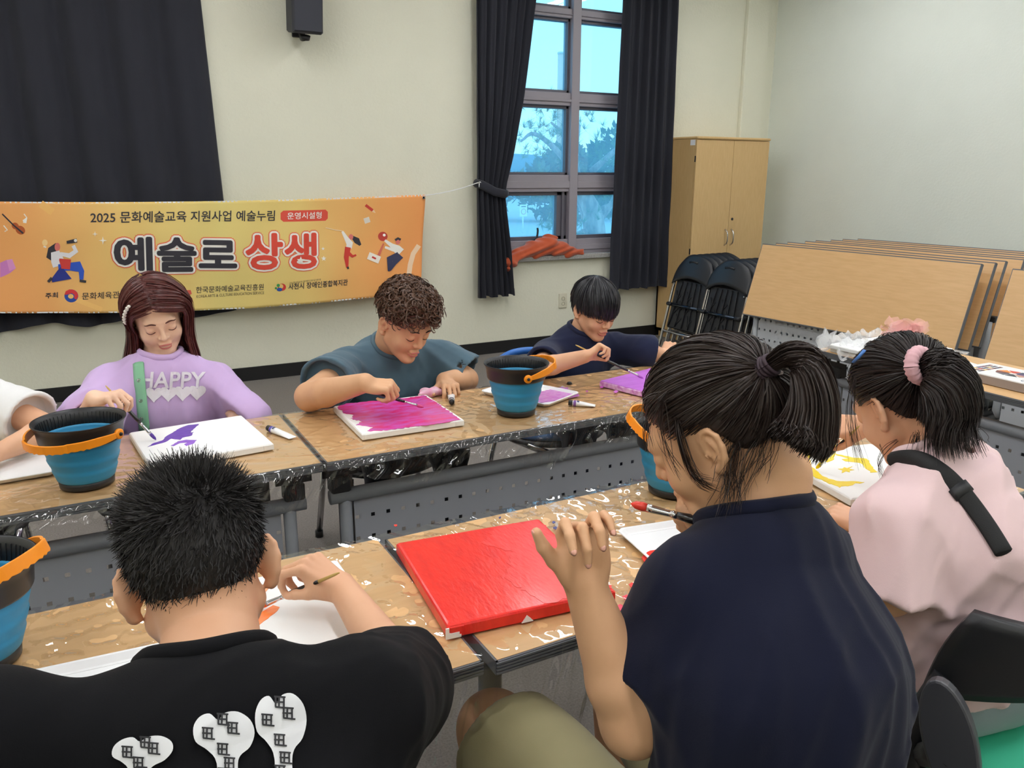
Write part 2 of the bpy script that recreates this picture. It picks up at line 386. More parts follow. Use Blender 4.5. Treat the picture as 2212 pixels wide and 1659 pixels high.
def pine(name, label, trunk, branches, nb, seed, size=1.0, loc=None):
    r = random.Random(seed); root = thing(name, label, 'tree', trunk[0][:3])
    m = MB(); p = catmull([t[:3] for t in trunk], 5); rad = np.interp(np.linspace(0, 1, len(p)), np.linspace(0, 1, len(trunk)), [t[3] for t in trunk]); m.tube(p, rad, 10); m.build('trunk', M_bark, root)
    m = MB(); F = MB(); ends = []
    for b in branches:
        p = catmull([np.array(q, float) for q in b], 5); m.tube(p, list(np.linspace(.05*size, .012, len(p))), 6)
        for i in range(3, len(p)): ends += [(p[i], p[i]-p[i-1])]*2
    m.build('branch', M_bark, root)
    for _ in range(nb):
        c, d = r.choice(ends); c = np.array(c)+np.array([r.gauss(0, .22), r.gauss(0, .22), r.gauss(.05, .14)])*size; ax = unit(np.array([r.gauss(0, .5), r.gauss(0, .5), r.gauss(.5, .4)]))
        for k in range(26):
            dv = unit(ax*.8+np.array([r.gauss(0, .6), r.gauss(0, .6), r.gauss(0, .6)])); L = r.uniform(.09, .15)*size; s_ = unit(np.cross(dv, [r.random(), r.random(), 1]))*.0032*size; e = c+dv*L
            F.add([c-s_, c+s_, e], [(0, 1, 2)])
    o = F.build('needles', M_needle, root); o['kind'] = 'stuff'
    return root
t0 = (6.28, 9.2, -.35)
pine('pine_tree', 'pine with a forked pale trunk close outside the window', [(6.28, 9.2, -.4, .17), (6.30, 9.2, .45, .16), (6.22, 9.2, .95, .15), (6.0, 9.25, 1.35, .10), (5.98, 9.3, 1.7, .06), (6.05, 9.3, 2.1, .025)],
     [[(6.3, 9.2, .8), (6.55, 9.15, 1.15), (6.6, 9.1, 1.6), (6.75, 9.1, 1.95)], [(6.05, 9.2, 1.35), (5.6, 9.1, 1.75), (5.2, 9.0, 1.95), (4.95, 8.9, 1.85)], [(6.0, 9.3, 1.6), (5.75, 9.2, 1.95), (5.5, 9.1, 2.1)], [(6.2, 9.2, 1.5), (6.6, 9.1, 1.85), (6.9, 9.0, 2.15)], [(6.0, 9.25, 1.45), (5.6, 9.15, 1.4), (5.3, 9.1, 1.3)], [(6.2, 9.2, .75), (5.9, 9.1, .68), (5.75, 9.0, .72)], [(6.4, 9.2, 1.0), (6.8, 9.1, 1.2), (7.0, 9.0, 1.25)]], 270, 3)
for i, (x, y, h) in enumerate([(10.5, 26, 2.6), (13.6, 29, 3.0), (17.0, 27, 2.8), (20.5, 29, 3.4), (14.6, 34, 3.0)]):
    lab = ['rounded bush beyond the road, behind the sign', 'tall bush beyond the road, right of the sign', 'bush beyond the road behind the pine trunk', 'tallest bush beyond the road, at the right of the window', 'low bush beyond the road at the left of the window'][i]
    r = thing('leafy_bush', lab, 'bush', (x, y, -.33)); rr = random.Random(40+i)
    m = MB(); m.tube([(x, y, -.4), (x+.05, y, h*.6)], [.12, .05], 7); m.build('stem', M_bark, r)
    F = MB()
    for k in range(1500):
        a = rr.random()*6.28; q = rr.random()**.5; zz = rr.random(); c = np.array([x+1.75*q*math.cos(a)*(.4+math.sin(zz*pi)), y+.9*q*math.sin(a), -.3+h*zz*(1.12-.3*q)])
        d = unit([rr.gauss(0, 1), rr.gauss(0, 1), rr.gauss(.3, 1)]); e = unit(np.cross(d, [rr.random(), rr.random(), 1])); F.add([c, c+d*.2+e*.09, c+d*.38, c+d*.2-e*.09], [(0, 1, 2, 3)])
    o = F.build('leaves', mat('bush_green', (74, 104, 78), .7, var=.3, vscale=1.5), r); o['kind'] = 'stuff'
pine('young_pine', 'small young pine in front of the sign post outside', [(5.55, 9.0, -.4, .05), (5.55, 9.0, .4, .04), (5.57, 9.0, .8, .02)], [[(5.55, 9.0, 0.2), (5.4, 8.9, .45), (5.3, 8.8, .5)], [(5.55, 9.0, .3), (5.7, 8.9, .5), (5.8, 8.8, .55)], [(5.55, 9.0, .5), (5.55, 8.9, .75), (5.57, 8.8, .9)]], 16, 9, 1.0)
sx_, sy_, sz_ = aty(1131, 455, 22.0)
r = thing('road_sign', 'white rectangular sign on a thin post across the road', 'sign', (sx_, sy_, -.33))
m = MB(); m.tube([(sx_, 22.04, -.33), (sx_, 22.04, sz_+.1)], .022, 8); m.build('post', M_white, r)
m = MB(); m.bb((sx_-.13, 22.0, sz_-.18), (sx_+.13, 22.02, sz_+.18), .004); pl = m.build('plate', M_white, r)
m = MB(); m.lathe([(.075, -.003), (.088, -.003), (.088, .003), (.075, .003)], (sx_, 21.997, sz_-.03), 24, Matrix.Rotation(pi/2, 3, 'X'), True); m.build('ring_mark', mat('sign_red', (205, 120, 110), .6), pl)
m = MB(); m.bb((sx_-.08, 21.99, sz_+.11), (sx_+.08, 21.999, sz_+.135)); m.build('sign_text', M_dark, pl)
cx0, cy0, cz0 = aty(1213, 116, 30.0); r = thing('concrete_mast', 'pale tall mast standing far behind the upper left pane', 'pole', (cx0, cy0, -.33)); m = MB(); m.tube([(cx0, 30, -.4), (cx0, 30, cz0)], .15, 12); m.build('shaft', mat('mast_peach', (226, 196, 168), .9), r); m = MB(); m.tube([(cx0, 30, cz0-.02), (cx0, 30, cz0+.06)], .17, 12); m.build('cap', mat('concrete_pale', (205, 203, 196), .9), r)
r = thing('utility_pole', 'pale concrete pole with yellow and black warning band', 'pole', (6.56, 10.6, -.33))
m = MB(); m.tube([(6.56, 10.6, -.35), (6.56, 10.6, 1.32)], [.075, .07], 12); m.build('shaft', mat('concrete_pale', (205, 203, 196), .9), r)
m = MB(); m.tube([(6.56, 10.6, .22), (6.56, 10.6, .62)], .080, 14); m.build('band', mat('warning_yellow', (235, 190, 40), .6), r)
for k in range(3):
    m = MB(); z = .30+.12*k; m.tube([(6.56+.083*math.cos(a), 10.6+.083*math.sin(a), z+.05*(a-4.7)) for a in np.linspace(3.3, 6.1, 12)], .016, 5); m.build('stripe', M_dark, r)
r = thing('road_marker', 'thin white post at the left edge of the window view', 'post', (5.0, 10.3, -.33)); m = MB(); m.tube([(5.06, 10.3, -.33), (5.06, 10.3, 1.5)], .03, 8); m.build('shaft', M_white, r)
m = MB(); m.tube([(5.06, 10.3, 1.5), (5.06, 10.3, 1.56)], [.034, .02], 8); m.build('cap', M_dark, r)

# ------------------------------------------------------------------ curtains
def curtain(name, label, xl, xr, z0, z1, folds, amp, y=5.79, seed=0, ragged=0.0, nu=200, nv=44):
    r = random.Random(seed); ph = [r.random()*6.28 for _ in range(4)]
    def fn(u, v):
        z = z0+(z1-z0)*v; a, b = xl(z), xr(z); w = u+.012*math.sin(9*u+ph[0]); s_ = w*folds*2*pi
        q = amp*(math.sin(s_+ph[0]+.5*math.sin(2.3*v+ph[1]))+.35*math.sin(2.03*s_+ph[1])+.25*math.sin(.47*s_+ph[2]))
        q += .006*math.sin(23*v+40*u+ph[3])*(1-v)
        zz = z-(ragged*(.5+.5*math.sin(s_*.5+ph[2]))*(1-v)**8 if ragged else 0)
        return (a+(b-a)*u, y+q*(.75+.25*(1-v)), zz)
    root = thing(name, label, 'curtain', ((xl(z0)+xr(z0))/2, y, z0)); m = MB(); m.grid(fn, nu, nv); o = m.build('cloth', M_curtain, root); solidify(o, .003)
    m = MB(); p = [fn(k/nu, 0) for k in range(nu+1)]; q = [fn(k/nu, .022) for k in range(nu+1)]
    m.grid(lambda u, v: (lambda A, B: (A[0]+(B[0]-A[0])*v, A[1]+(B[1]-A[1])*v-.004, A[2]+(B[2]-A[2])*v))(p[int(round(u*nu))], q[int(round(u*nu))]), nu, 1); m.build('hem', M_curtain, root)
    m = MB(); m.tube([(xl(z1)-.05, y, z1), (xr(z1)+.05, y, z1)], .014, 8); m.build('rod', M_frame, root)
    return root, fn
curtain('curtain', 'wide black curtain hanging behind the orange banner', lambda z: -1.4, lambda z: .905+.055*(2.6-z)/2.0, .535, 3.1, 8, .030, 5.843, 1, .04, 260)
ze = [.4, .53, .87, 1.294, 1.384, 1.6, 2.037, 2.765, 3.2]; xe = [3.17, 3.162, 3.126, 3.074, 3.082, 3.144, 3.245, 3.353, 3.40]
root, fn = curtain('curtain', 'black curtain tied back at the left of the window', lambda z: 2.845, lambda z: float(np.interp(z, ze, xe)), .51, 3.15, 6, .03, 5.79, 2, .02, 130)
m = MB(); m.tube([(2.83, 5.80, 1.40), (2.86, 5.742, 1.385), (2.96, 5.735, 1.335), (3.06, 5.742, 1.315), (3.085, 5.79, 1.32)], .034, 10, True, ((0, 1, 0), .35)); m.build('tieback', M_curtain, root)
curtain('curtain', 'black curtain hanging straight at the right of the window', lambda z: 4.138+.016*(z-.5), lambda z: 4.785-.014*(z-.5), .485, 3.15, 6, .032, 5.79, 3, .015, 130)

# ------------------------------------------------------------------ cloth on the sill (sculpted folds)
def rag(P):
    x, y, z = P[:, 0], P[:, 1], P[:, 2]
    d = chain(P, [(3.10, 5.80, .775), (3.22, 5.845, .825), (3.38, 5.865, .86), (3.55, 5.87, .885), (3.66, 5.87, .86)], [.026, .042, .066, .070, .055], .03)
    d = smin(d, chain(P, [(3.6, 5.87, .85), (3.74, 5.865, .83), (3.87, 5.865, .815)], [.058, .044, .024], .03), .03)
    d = smin(d, chain(P, [(3.24, 5.84, .83), (3.14, 5.805, .78), (3.12, 5.80, .72), (3.19, 5.80, .76)], [.036, .034, .02, .024], .03), .02)
    d = smin(d, chain(P, [(3.46, 5.87, .90), (3.54, 5.875, .955), (3.6, 5.88, .945)], [.04, .026, .018], .03), .03)
    f = x*42+18*np.sin((z-.8)*22+y*9)*.35
    d = d+.007*np.sin(f)+.006*np.sin(x*19-z*60+y*30)
    return d
root = thing('draped_garment', 'crumpled rust orange garment lying on the window sill', 'clothing', (3.5, 5.87, .80))
o = sdf_obj('folds', rag, (3.02, 5.72, .66), (3.95, 5.97, 1.0), .007, mat('rust_fleece', (186, 82, 46), .95, sheen=.3, bump=.3, bscale=300), root)
m = MB()
for p in ((3.60, 5.835, .93), (3.60, 5.832, .915), (3.585, 5.838, .905)): m.box(p, (.012, .006, .008), None, .002)
m.build('clasp', mat('brass', (214, 160, 70), .3, metal=1), root)

# ------------------------------------------------------------------ wall speaker, socket, cord
r = thing('wall_speaker', 'black box loudspeaker mounted high on the wall', 'speaker', (1.53, 5.89, 2.5))
R = Matrix.Rotation(math.radians(-7), 3, 'X')@Matrix.Rotation(math.radians(6), 3, 'Y')
R = Matrix.Rotation(math.radians(9), 3, 'X')
m = MB(); m.box((1.53, 5.70, 2.56), (.205, .17, .38), R, .012); cab = m.build('cabinet', mat('speaker_black', (52, 53, 60), .6), r)
m = MB(); m.box((1.53, 5.612, 2.545), (.185, .012, .35), R, .006); m.build('grille', mat('speaker_mesh', (58, 60, 70), .7, bump=.6, bscale=900), r)
m = MB(); m.tube([(1.53, 5.72, 2.36), (1.53, 5.73, 2.335)], [.035, .03], 12); m.tube([(1.53, 5.73, 2.345), (1.53, 5.80, 2.35), (1.53, 5.86, 2.42)], .018, 8); m.box((1.53, 5.892, 2.44), (.09, .016, .14), None, .004); m.build('bracket', M_dark, r)
r = thing('wall_socket', 'cream wall socket plate below the window', 'socket', (3.67, 5.89, .4))
m = MB(); m.box((3.712, 5.896, .40), (.085, .012, .13), None, .004); m.build('plate', mat('cream_plastic', (216, 212, 190), .4), r)
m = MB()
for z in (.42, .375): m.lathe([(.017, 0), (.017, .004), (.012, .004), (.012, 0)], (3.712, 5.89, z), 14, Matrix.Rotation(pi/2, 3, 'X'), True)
m.build('outlet', mat('cream_plastic_shade', (190, 186, 166), .5), r)  # outlet rings in a darker cream than the plate
r = thing('tie_string', 'thin white cord tying the banner to the window curtain', 'cord', (2.37, 5.79, 1.31))
m = MB(); m.tube(catmull([(2.368, 5.775, 1.308), (2.52, 5.775, 1.328), (2.70, 5.77, 1.365), (2.83, 5.765, 1.405)], 6), .0035, 6); m.build('strand', M_white, r)
m = MB(); m.tube([(2.825, 5.765, 1.40), (2.835, 5.74, 1.41), (2.85, 5.75, 1.40), (2.835, 5.77, 1.395)], .005, 6); m.tube([(2.83, 5.745, 1.40), (2.825, 5.74, 1.37)], .003, 5); m.build('knot', M_white, r)

# ------------------------------------------------------------------ storage cabinet
r = thing('storage_cabinet', 'tall beech cabinet with two doors in the corner', 'cabinet', (5.15, 5.66, 0)); ca, cb, cf, ck, ch = 4.735, 5.575, 5.45, 5.885, 1.785
m = MB(); m.bb((ca, cf+.02, .06), (ca+.02, ck, ch-.02)); m.bb((cb-.02, cf+.02, .06), (cb, ck, ch-.02)); m.bb((ca, ck-.02, .06), (cb, ck, ch-.02)); m.bb((ca, cf+.02, .06), (cb, ck, .085)); m.bb((ca+.03, cf+.05, 0), (cb-.03, ck-.02, .06)); m.build('carcass', M_cab, r)
m = MB(); m.bb((ca-.006, cf-.012, ch-.024), (cb+.006, ck, ch), .008); m.build('top_board', M_cab, r)
mid = (ca+cb)/2
for s_, xa, xb in ((-1, ca+.001, mid-.0015), (1, mid+.0015, cb-.001)):
    m = MB(); m.bb((xa, cf, .065), (xb, cf+.019, ch-.027), .0015); d = m.build('door', M_cab, r)
    m = MB(); hx = mid+s_*.035; m.tube(catmull([(hx, cf, .86), (hx, cf-.028, .885), (hx, cf-.034, .93), (hx, cf-.028, .975), (hx, cf, 1.0)], 5), .006, 8); m.build('handle', M_chrome, d)
    ex = ca if s_ < 0 else cb
    for z in (1.60, .82):
        m = MB(); m.box((ex, cf+.01, z), (.006, .012, .05)); m.build('hinge', M_dark, d)
    if s_ > 0:
        m = MB(); m.lathe([(.011, 0), (.011, .006), (.004, .006), (.004, .002)], (mid+.036, cf, 1.09), 14, Matrix.Rotation(pi/2, 3, 'X')); m.build('keyhole', M_dark, d)
m = MB(); m.box((ca-.0015, cf+.05, 1.735), (.002, .06, .045)); m.build('label_sticker', M_white, r)
# ------------------------------------------------------------------ banner with its print
BY = 5.745
def b_off(x, z):
    return .010*math.sin(5.2*x+1.1*z)+.007*math.sin(9*(z-1)+2.2*x)+.004*math.sin(17*x-9*z)
def b_pt(x, z, lift=0.0): return (x, BY-b_off(x, z)-lift, z)
BXL, BXR = -1.0, 2.372
def b_top(x): return 1.318-.03*max(0, math.sin(pi*(x-BXL)/(BXR-BXL)))
def b_bot(x): return float(np.interp(x, [-1, -.44, .4, 1.0, 1.6, 2.31], [.66, .635, .575, .553, .56, .578]))
def banner_mat():
    m = mat('banner_print', (236, 160, 84), .75); n = m.node_tree.nodes; l = m.node_tree.links; b = n['Principled BSDF']
    g = n.new('ShaderNodeNewGeometry'); s = n.new('ShaderNodeSeparateXYZ'); l.new(g.outputs['Position'], s.inputs[0])
    nz = n.new('ShaderNodeTexNoise'); nz.inputs['Scale'].default_value = 1.6; l.new(g.outputs['Position'], nz.inputs[0])
    ad = n.new('ShaderNodeMath'); ad.operation = 'MULTIPLY_ADD'; ad.inputs[1].default_value = .5; l.new(nz.outputs[0], ad.inputs[0]); l.new(s.outputs[0], ad.inputs[2])
    r = n.new('ShaderNodeMapRange'); r.inputs[1].default_value = -.5; r.inputs[2].default_value = 2.75; l.new(ad.outputs[0], r.inputs[0])
    c = n.new('ShaderNodeValToRGB'); e = c.color_ramp.elements
    e[0].position = 0; e[0].color = (*lin((244, 164, 98)), 1); e[1].position = 1; e[1].color = (*lin((244, 156, 90)), 1)
    for p, q in ((.16, (243, 174, 104)), (.34, (238, 200, 120)), (.5, (232, 212, 130)), (.66, (236, 205, 124)), (.84, (243, 172, 100))): x = e.new(p); x.color = (*lin(q), 1)
    l.new(r.outputs[0], c.inputs[0]); l.new(c.outputs[0], b.inputs['Base Color']); return m
M_ban = banner_mat()
banner = thing('banner', 'orange printed banner stretched across the back wall', 'banner', (1.0, BY, .6))
m = MB(); m.grid(lambda u, v: (lambda x: b_pt(x, b_bot(x)+(b_top(x)-b_bot(x))*v))(BXL+(BXR-BXL)*u-(.058*(1-v) if u > .5 else 0)*(2*u-1)), 150, 40); o = m.build('cloth', M_ban, banner); solidify(o, .002, 1)
m = MB()
for v0, v1 in ((0, .012), (.988, 1)):
    m.grid(lambda u, v: (lambda x: b_pt(x, b_bot(x)+(b_top(x)-b_bot(x))*(v0+(v1-v0)*v), .002))(BXL+(BXR-BXL)*u-(.058*(1-v0) if u > .5 else 0)*(2*u-1)), 120, 1)
m.build('white_hem', M_white, banner)
m = MB(); m.lathe([(.008, 0), (.012, .003), (.012, 0)], b_pt(2.355, 1.296, .006), 12, Matrix.Rotation(pi/2, 3, 'X')); m.build('eyelet', M_chrome, banner)
def flat_on_banner(v, f, name, col, lift, parent=None, mx=.03):
    bm = bmesh.new(); vs = [bm.verts.new(p) for p in v]
    for q in f:
        try: bm.faces.new([vs[i] for i in q])
        except ValueError: pass
    bmesh.ops.triangulate(bm, faces=bm.faces[:])
    for _ in range(6):
        es = [e for e in bm.edges if e.calc_length() > mx]
        if not es: break
        bmesh.ops.subdivide_edges(bm, edges=es, cuts=1, use_grid_fill=False); bmesh.ops.triangulate(bm, faces=bm.faces[:])
    for q in bm.verts: q.co = Vector(b_pt(q.co.x, q.co.y, lift))
    bm.normal_update()
    for q in bm.faces:
        if q.normal.y > 0: q.normal_flip()
    me = bpy.data.meshes.new(name); bm.to_mesh(me); bm.free(); me.materials.append(mat('ink_'+'%02x%02x%02x' % col, col, .75))
    o = bpy.data.objects.new(name, me); COL.objects.link(o); adopt(o, parent or banner); return o
def text_mesh(body, offset=0.0):
    c = bpy.data.curves.new('t', 'FONT'); c.body = body; c.size = 1; c.offset = offset; c.resolution_u = 3
    o = bpy.data.objects.new('t', c); COL.objects.link(o); dg = bpy.context.evaluated_depsgraph_get(); dg.update()
    me = bpy.data.meshes.new_from_object(o.evaluated_get(dg)); v = np.array([p.co[:] for p in me.vertices]); f = [tuple(p.vertices) for p in me.polygons]
    bpy.data.objects.remove(o); bpy.data.curves.remove(c); bpy.data.meshes.remove(me); return v, f
def px_box(pts): return [aty(px, py, BY)[[0, 2]] for px, py in pts]
def text_on(body, name, col, quad, lift=.004, offset=0.0, ref=None, parent=None, grow=0.0, ng=14):
    """quad: left-bottom, right-bottom, left-top of the letter block in (x, z); ref = text whose extent defines the block"""
    v, f = text_mesh(body, offset); rv = v if ref is None else text_mesh(ref, 0)[0]
    lo, hi = rv.min(0), rv.max(0); u = (v[:, 0]-lo[0])/(hi[0]-lo[0]); w = (v[:, 1]-lo[1])/(hi[1]-lo[1]); a, b, c = [np.array(q) for q in quad]
    P = a+np.outer(u, b-a)+np.outer(w, c-a)
    if grow:
        k = len(P); off = [(0, 0)]+[(grow*math.cos(2*pi*i/ng), grow*math.sin(2*pi*i/ng)) for i in range(ng)]; f = [tuple(x+i*k for x in q) for i in range(len(off)) for q in f]; P = np.concatenate([P+np.array(o) for o in off])
    return flat_on_banner([(x, y, 0) for x, y in P], f, name, col, lift, parent)
def poly_on(pts, name, col, lift=.003, parent=None):
    P = px_box(pts); return flat_on_banner([(p[0], p[1], 0) for p in P], [tuple(range(len(P)))], name, col, lift, parent)
def blob(cx_, cy_, rx, ry, n=22, a0=0.0): return [(cx_+rx*math.cos(2*pi*i/n)*math.cos(a0)-ry*math.sin(2*pi*i/n)*math.sin(a0), cy_+rx*math.cos(2*pi*i/n)*math.sin(a0)+ry*math.sin(2*pi*i/n)*math.cos(a0)) for i in range(n)]
def stroke(pts, w):
    P = np.array(pts, float); T = np.gradient(P, axis=0); T /= np.linalg.norm(T, axis=1)[:, None]; N = np.stack([-T[:, 1], T[:, 0]], 1); ww = np.array(w if not np.isscalar(w) else [w]*len(P))[:, None]/2
    return [tuple(p) for p in P+N*ww]+[tuple(p) for p in (P-N*ww)[::-1]]
INK = (52, 50, 58); RED = (222, 76, 58); WH = (248, 244, 236)
text_on('2025 문화예술교육 지원사업 예술누림', 'headline_text', INK, px_box([(195, 482), (593, 477), (195, 457)]), .0045, .012)
q = px_box([(608, 476), (707, 473), (608, 456)]); poly_on([(612, 455), (704, 453), (709, 458), (709, 472), (704, 477), (612, 479), (606, 474), (606, 460)], 'badge', (226, 84, 66), .003)
text_on('운영시설형', 'badge_text', WH, px_box([(620, 474), (695, 472), (620, 459)]), .005, .01)
for body, bl, br, tl, c in (('예술로', (250, 586), (509, 585), (247, 513), INK), ('상생', (532, 581), (681, 577), (531, 506), RED)):
    q = px_box([bl, br, tl])
    text_on(body, 'title_glow', (236, 120, 84), q, .0034, 0, body, None, .028); text_on(body, 'title_outline', WH, q, .0056, 0, body, None, .021); text_on(body, 'title_text', c, q, .0080, 0, body, None, .0085, 8)
def star(cx_, cy_, r, k=5, inner=.42): return [(cx_+(r if i % 2 == 0 else r*inner)*math.sin(pi*i/k), cy_-(r if i % 2 == 0 else r*inner)*math.cos(pi*i/k)) for i in range(2*k)]
for a in ((205, 505, 6, 4, .25), (222, 519, 9, 4, .25), (648, 562, 9, 5, .42), (698, 558, 6, 5, .42), (697, 537, 4, 5, .42)): poly_on(star(*a), 'star', WH, .0095)
# background shapes
poly_on([(0, 604), (20, 612), (34, 632), (40, 652), (60, 669), (0, 671)], 'wave_patch', (240, 132, 74), .0018)
poly_on([(905, 428), (905, 505), (885, 512), (850, 496), (832, 460), (830, 434)], 'wave_patch', (240, 140, 66), .0018)
poly_on([(906, 512), (906, 628), (868, 624), (862, 580), (878, 530)], 'wave_patch', (238, 122, 60), .0016)
poly_on(stroke([(88, 440), (114, 458)], 16), 'capsule_shape', (244, 190, 110), .0025); poly_on(stroke([(160, 645), (220, 668)], 10), 'capsule_shape', (246, 196, 116), .0025)
poly_on(stroke([(905, 530), (893, 548), (886, 572), (883, 592)], 10), 'arc_shape', (246, 214, 180), .0028)
# seated reader with a spyglass
SK = (222, 120, 110); BL = (48, 88, 196); BLD = (38, 52, 140)
def art(name, items):
    o = None
    for i, (pts, c) in enumerate(items): poly_on(pts, name, c, .0026+.0005*i)
art('painted_reader', [(stroke([(124, 528), (112, 540), (107, 556), (112, 562)], [10, 18, 14, 3]), INK), (blob(124, 533, 6, 9), SK), (stroke([(119, 543), (124, 562), (128, 574)], [18, 28, 28]), (238, 236, 240)), (stroke([(130, 548), (150, 552), (164, 542), (158, 530)], [8, 11, 11, 8]), (238, 236, 240)),
    (stroke([(126, 578), (150, 576), (170, 572), (176, 586), (176, 604)], [14, 17, 16, 12, 8]), BL), (stroke([(128, 580), (148, 598), (112, 606)], [14, 16, 8]), BLD), (stroke([(128, 560), (150, 564), (148, 578), (132, 578)], [4, 10, 10, 4]), (214, 66, 60)), (stroke([(144, 523), (166, 519)], [6, 9]), INK), (stroke([(104, 609), (112, 600)], 6), INK), (stroke([(172, 606), (186, 608)], 5), INK), (blob(163, 519, 3.4, 3.4), WH)])
art('painted_dancer', [(stroke([(762, 512), (772, 520), (780, 530)], [6, 14, 5]), INK), (blob(759, 512, 5, 6), SK), (stroke([(740, 500), (748, 514), (756, 526), (754, 536)], [5, 9, 15, 13]), WH), (stroke([(752, 534), (748, 556), (750, 578)], [13, 11, 5]), (208, 60, 50)), (stroke([(752, 546), (762, 554), (770, 551)], [8, 6, 4]), (208, 60, 50)), (stroke([(751, 576), (752, 581)], 4), INK), (stroke([(741, 499), (725, 497), (704, 492)], 1.4), (244, 222, 190))])
art('painted_artist', [(blob(828, 511, 10, 10), (190, 62, 50)), (blob(831, 508, 3, 3), WH), (blob(860, 522, 5, 6), SK), (stroke([(854, 519), (860, 515), (866, 518)], 5), INK), (stroke([(832, 519), (846, 530), (858, 538), (866, 546)], [5, 9, 18, 20]), WH), (stroke([(866, 542), (850, 540), (832, 534)], [8, 7, 5]), WH), (stroke([(862, 552), (842, 560), (840, 586)], [16, 15, 5]), (56, 60, 92)), (stroke([(866, 552), (852, 568), (842, 584)], [14, 10, 5]), (56, 60, 92)), (stroke([(829, 526), (818, 552)], [3, 6]), (214, 110, 90)), (stroke([(796, 552), (820, 562)], 16), (248, 240, 226)), (stroke([(804, 555), (812, 559)], 4), (206, 60, 50))])
art('painted_violin', [(blob(44, 497, 11, 9, 18, .6), (186, 92, 44)), (blob(33, 488, 8, 7, 18, .6), (186, 92, 44)), (stroke([(5, 462), (30, 487), (50, 504)], [3, 3, 4]), INK)])
art('painted_note', [(stroke([(52, 462), (58, 470), (50, 476), (56, 482), (50, 480)], 2.2), WH)]); art('painted_note', [(stroke([(8, 487), (16, 497), (10, 500)], 2.2), WH)])
art('painted_bulb', [(blob(97, 524, 6, 7), (250, 214, 150)), (stroke([(94, 532), (100, 534)], 3), WH)]); art('painted_pencil', [(stroke([(790, 443), (806, 455)], 6), (206, 66, 54)), (stroke([(806, 455), (812, 460)], [6, 1]), (250, 214, 170))])
art('painted_paper', [(stroke([(788, 478), (800, 474)], 12), (234, 226, 212))]); art('painted_box', [([(0, 568), (14, 562), (26, 560), (34, 580), (22, 590), (10, 596), (0, 600)], (206, 128, 196)), ([(14, 562), (26, 560), (34, 580), (20, 586)], (224, 150, 206))])
# bottom line
text_on('주최', 'host_text', INK, px_box([(98, 645), (125, 643), (98, 633)]), .0045, .02)
poly_on(blob(154, 639, 15, 14), 'emblem', (36, 74, 160), .003); poly_on([(139, 637), (142, 629), (150, 625), (160, 626), (167, 632), (169, 640), (165, 647), (160, 644), (161, 637), (155, 633), (147, 636)], 'emblem', (212, 52, 56), .0036); poly_on(blob(153, 640, 6, 5), 'emblem', (238, 190, 108), .0042)
text_on('문화체육관광부', 'ministry_text', INK, px_box([(177, 647), (290, 642), (177, 632)]), .0045, .006)
for k in range(3): poly_on(stroke([(386, 640-k*0), (392, 626+k*5), (402, 626+k*5), (404, 632+k*3), (397, 635+k*2), (397, 643)], 2.2), 'arts_mark', (214, 92, 78), .004+k*.0004)
for k in range(3): poly_on(stroke([(400+k*3, 646), (401+k*3, 636), (405+k*2, 628+k*3), (412, 628+k*3), (414-k, 635), (408, 638)], 2.0), 'arts_mark', (214, 92, 78), .004+k*.0004)
text_on('한국문화예술교육진흥원', 'institute_text', INK, px_box([(424, 634), (569, 626), (424, 620)]), .0045, .004)
text_on('KOREA ARTS & CULTURE EDUCATION SERVICE', 'institute_caption', (96, 84, 70), px_box([(425, 644), (570, 635), (425, 638)]), .0045, .0)
poly_on(blob(608, 620, 9, 8), 'centre_mark', (212, 60, 54), .003); poly_on(blob(606, 618, 5, 5), 'centre_mark', (240, 200, 120), .0036); poly_on(blob(603, 625, 6, 4), 'centre_mark', (44, 86, 168), .004); poly_on(blob(600, 616, 3.5, 3.5), 'centre_mark', (60, 150, 80), .0044); poly_on(blob(595, 622, 2.4, 2.4), 'centre_mark', (60, 150, 80), .0044)
text_on('사천시 장애인종합복지관', 'centre_text', INK, px_box([(622, 626), (751, 616), (622, 612)]), .0045, .016)
text_on('사)경상남도장애인부모연대', 'centre_caption', (96, 84, 70), px_box([(624, 614), (691, 606), (624, 609)]), .0045, .0)
# ------------------------------------------------------------------ flip-top training tables
TL, TD, TH = 1.5, .505, .72
def perforated(m, x0, x1, z0, z1, y, nx, nz, hole, px0, pz1, dx, dz, t=.003):
    xs = [x0]; zs = [z0]
    for i in range(nx): xs += [px0+i*dx-hole/2, px0+i*dx+hole/2]
    for j in range(nz)[::-1]: zs += [pz1-j*dz-hole/2, pz1-j*dz+hole/2]
    xs.append(x1); zs.append(z1)
    for yy, fl in ((y, False), (y+t, True)):
        v = [(a, yy, b) for b in zs for a in xs]; n = len(xs)
        f = [(j*n+i, j*n+i+1, (j+1)*n+i+1, (j+1)*n+i) for j in range(len(zs)-1) for i in range(n-1) if not (i % 2 == 1 and j % 2 == 1)]
        m.add(v, [q[::-1] for q in f] if fl else f)
    for (a, b, c, d) in ((x0, x1, z0, z0), (x0, x1, z1, z1), (x0, x0, z0, z1), (x1, x1, z0, z1)):
        m.add([(a, y, c), (b, y, d), (b, y+t, d), (a, y+t, c)], [(0, 1, 2, 3)])
def table_top(m, M):
    """board in local x 0..TL, y 0..TD, top face at z 0"""
    for a, b, mi in (((.004, .004, -.0245), (TL-.004, TD-.004, 0), 0),):
        m.cur = mi; k = len(m.v); m.bb(a, b, .0); m.v[k:] = [tuple(M @ Vector(p)) for p in m.v[k:]]
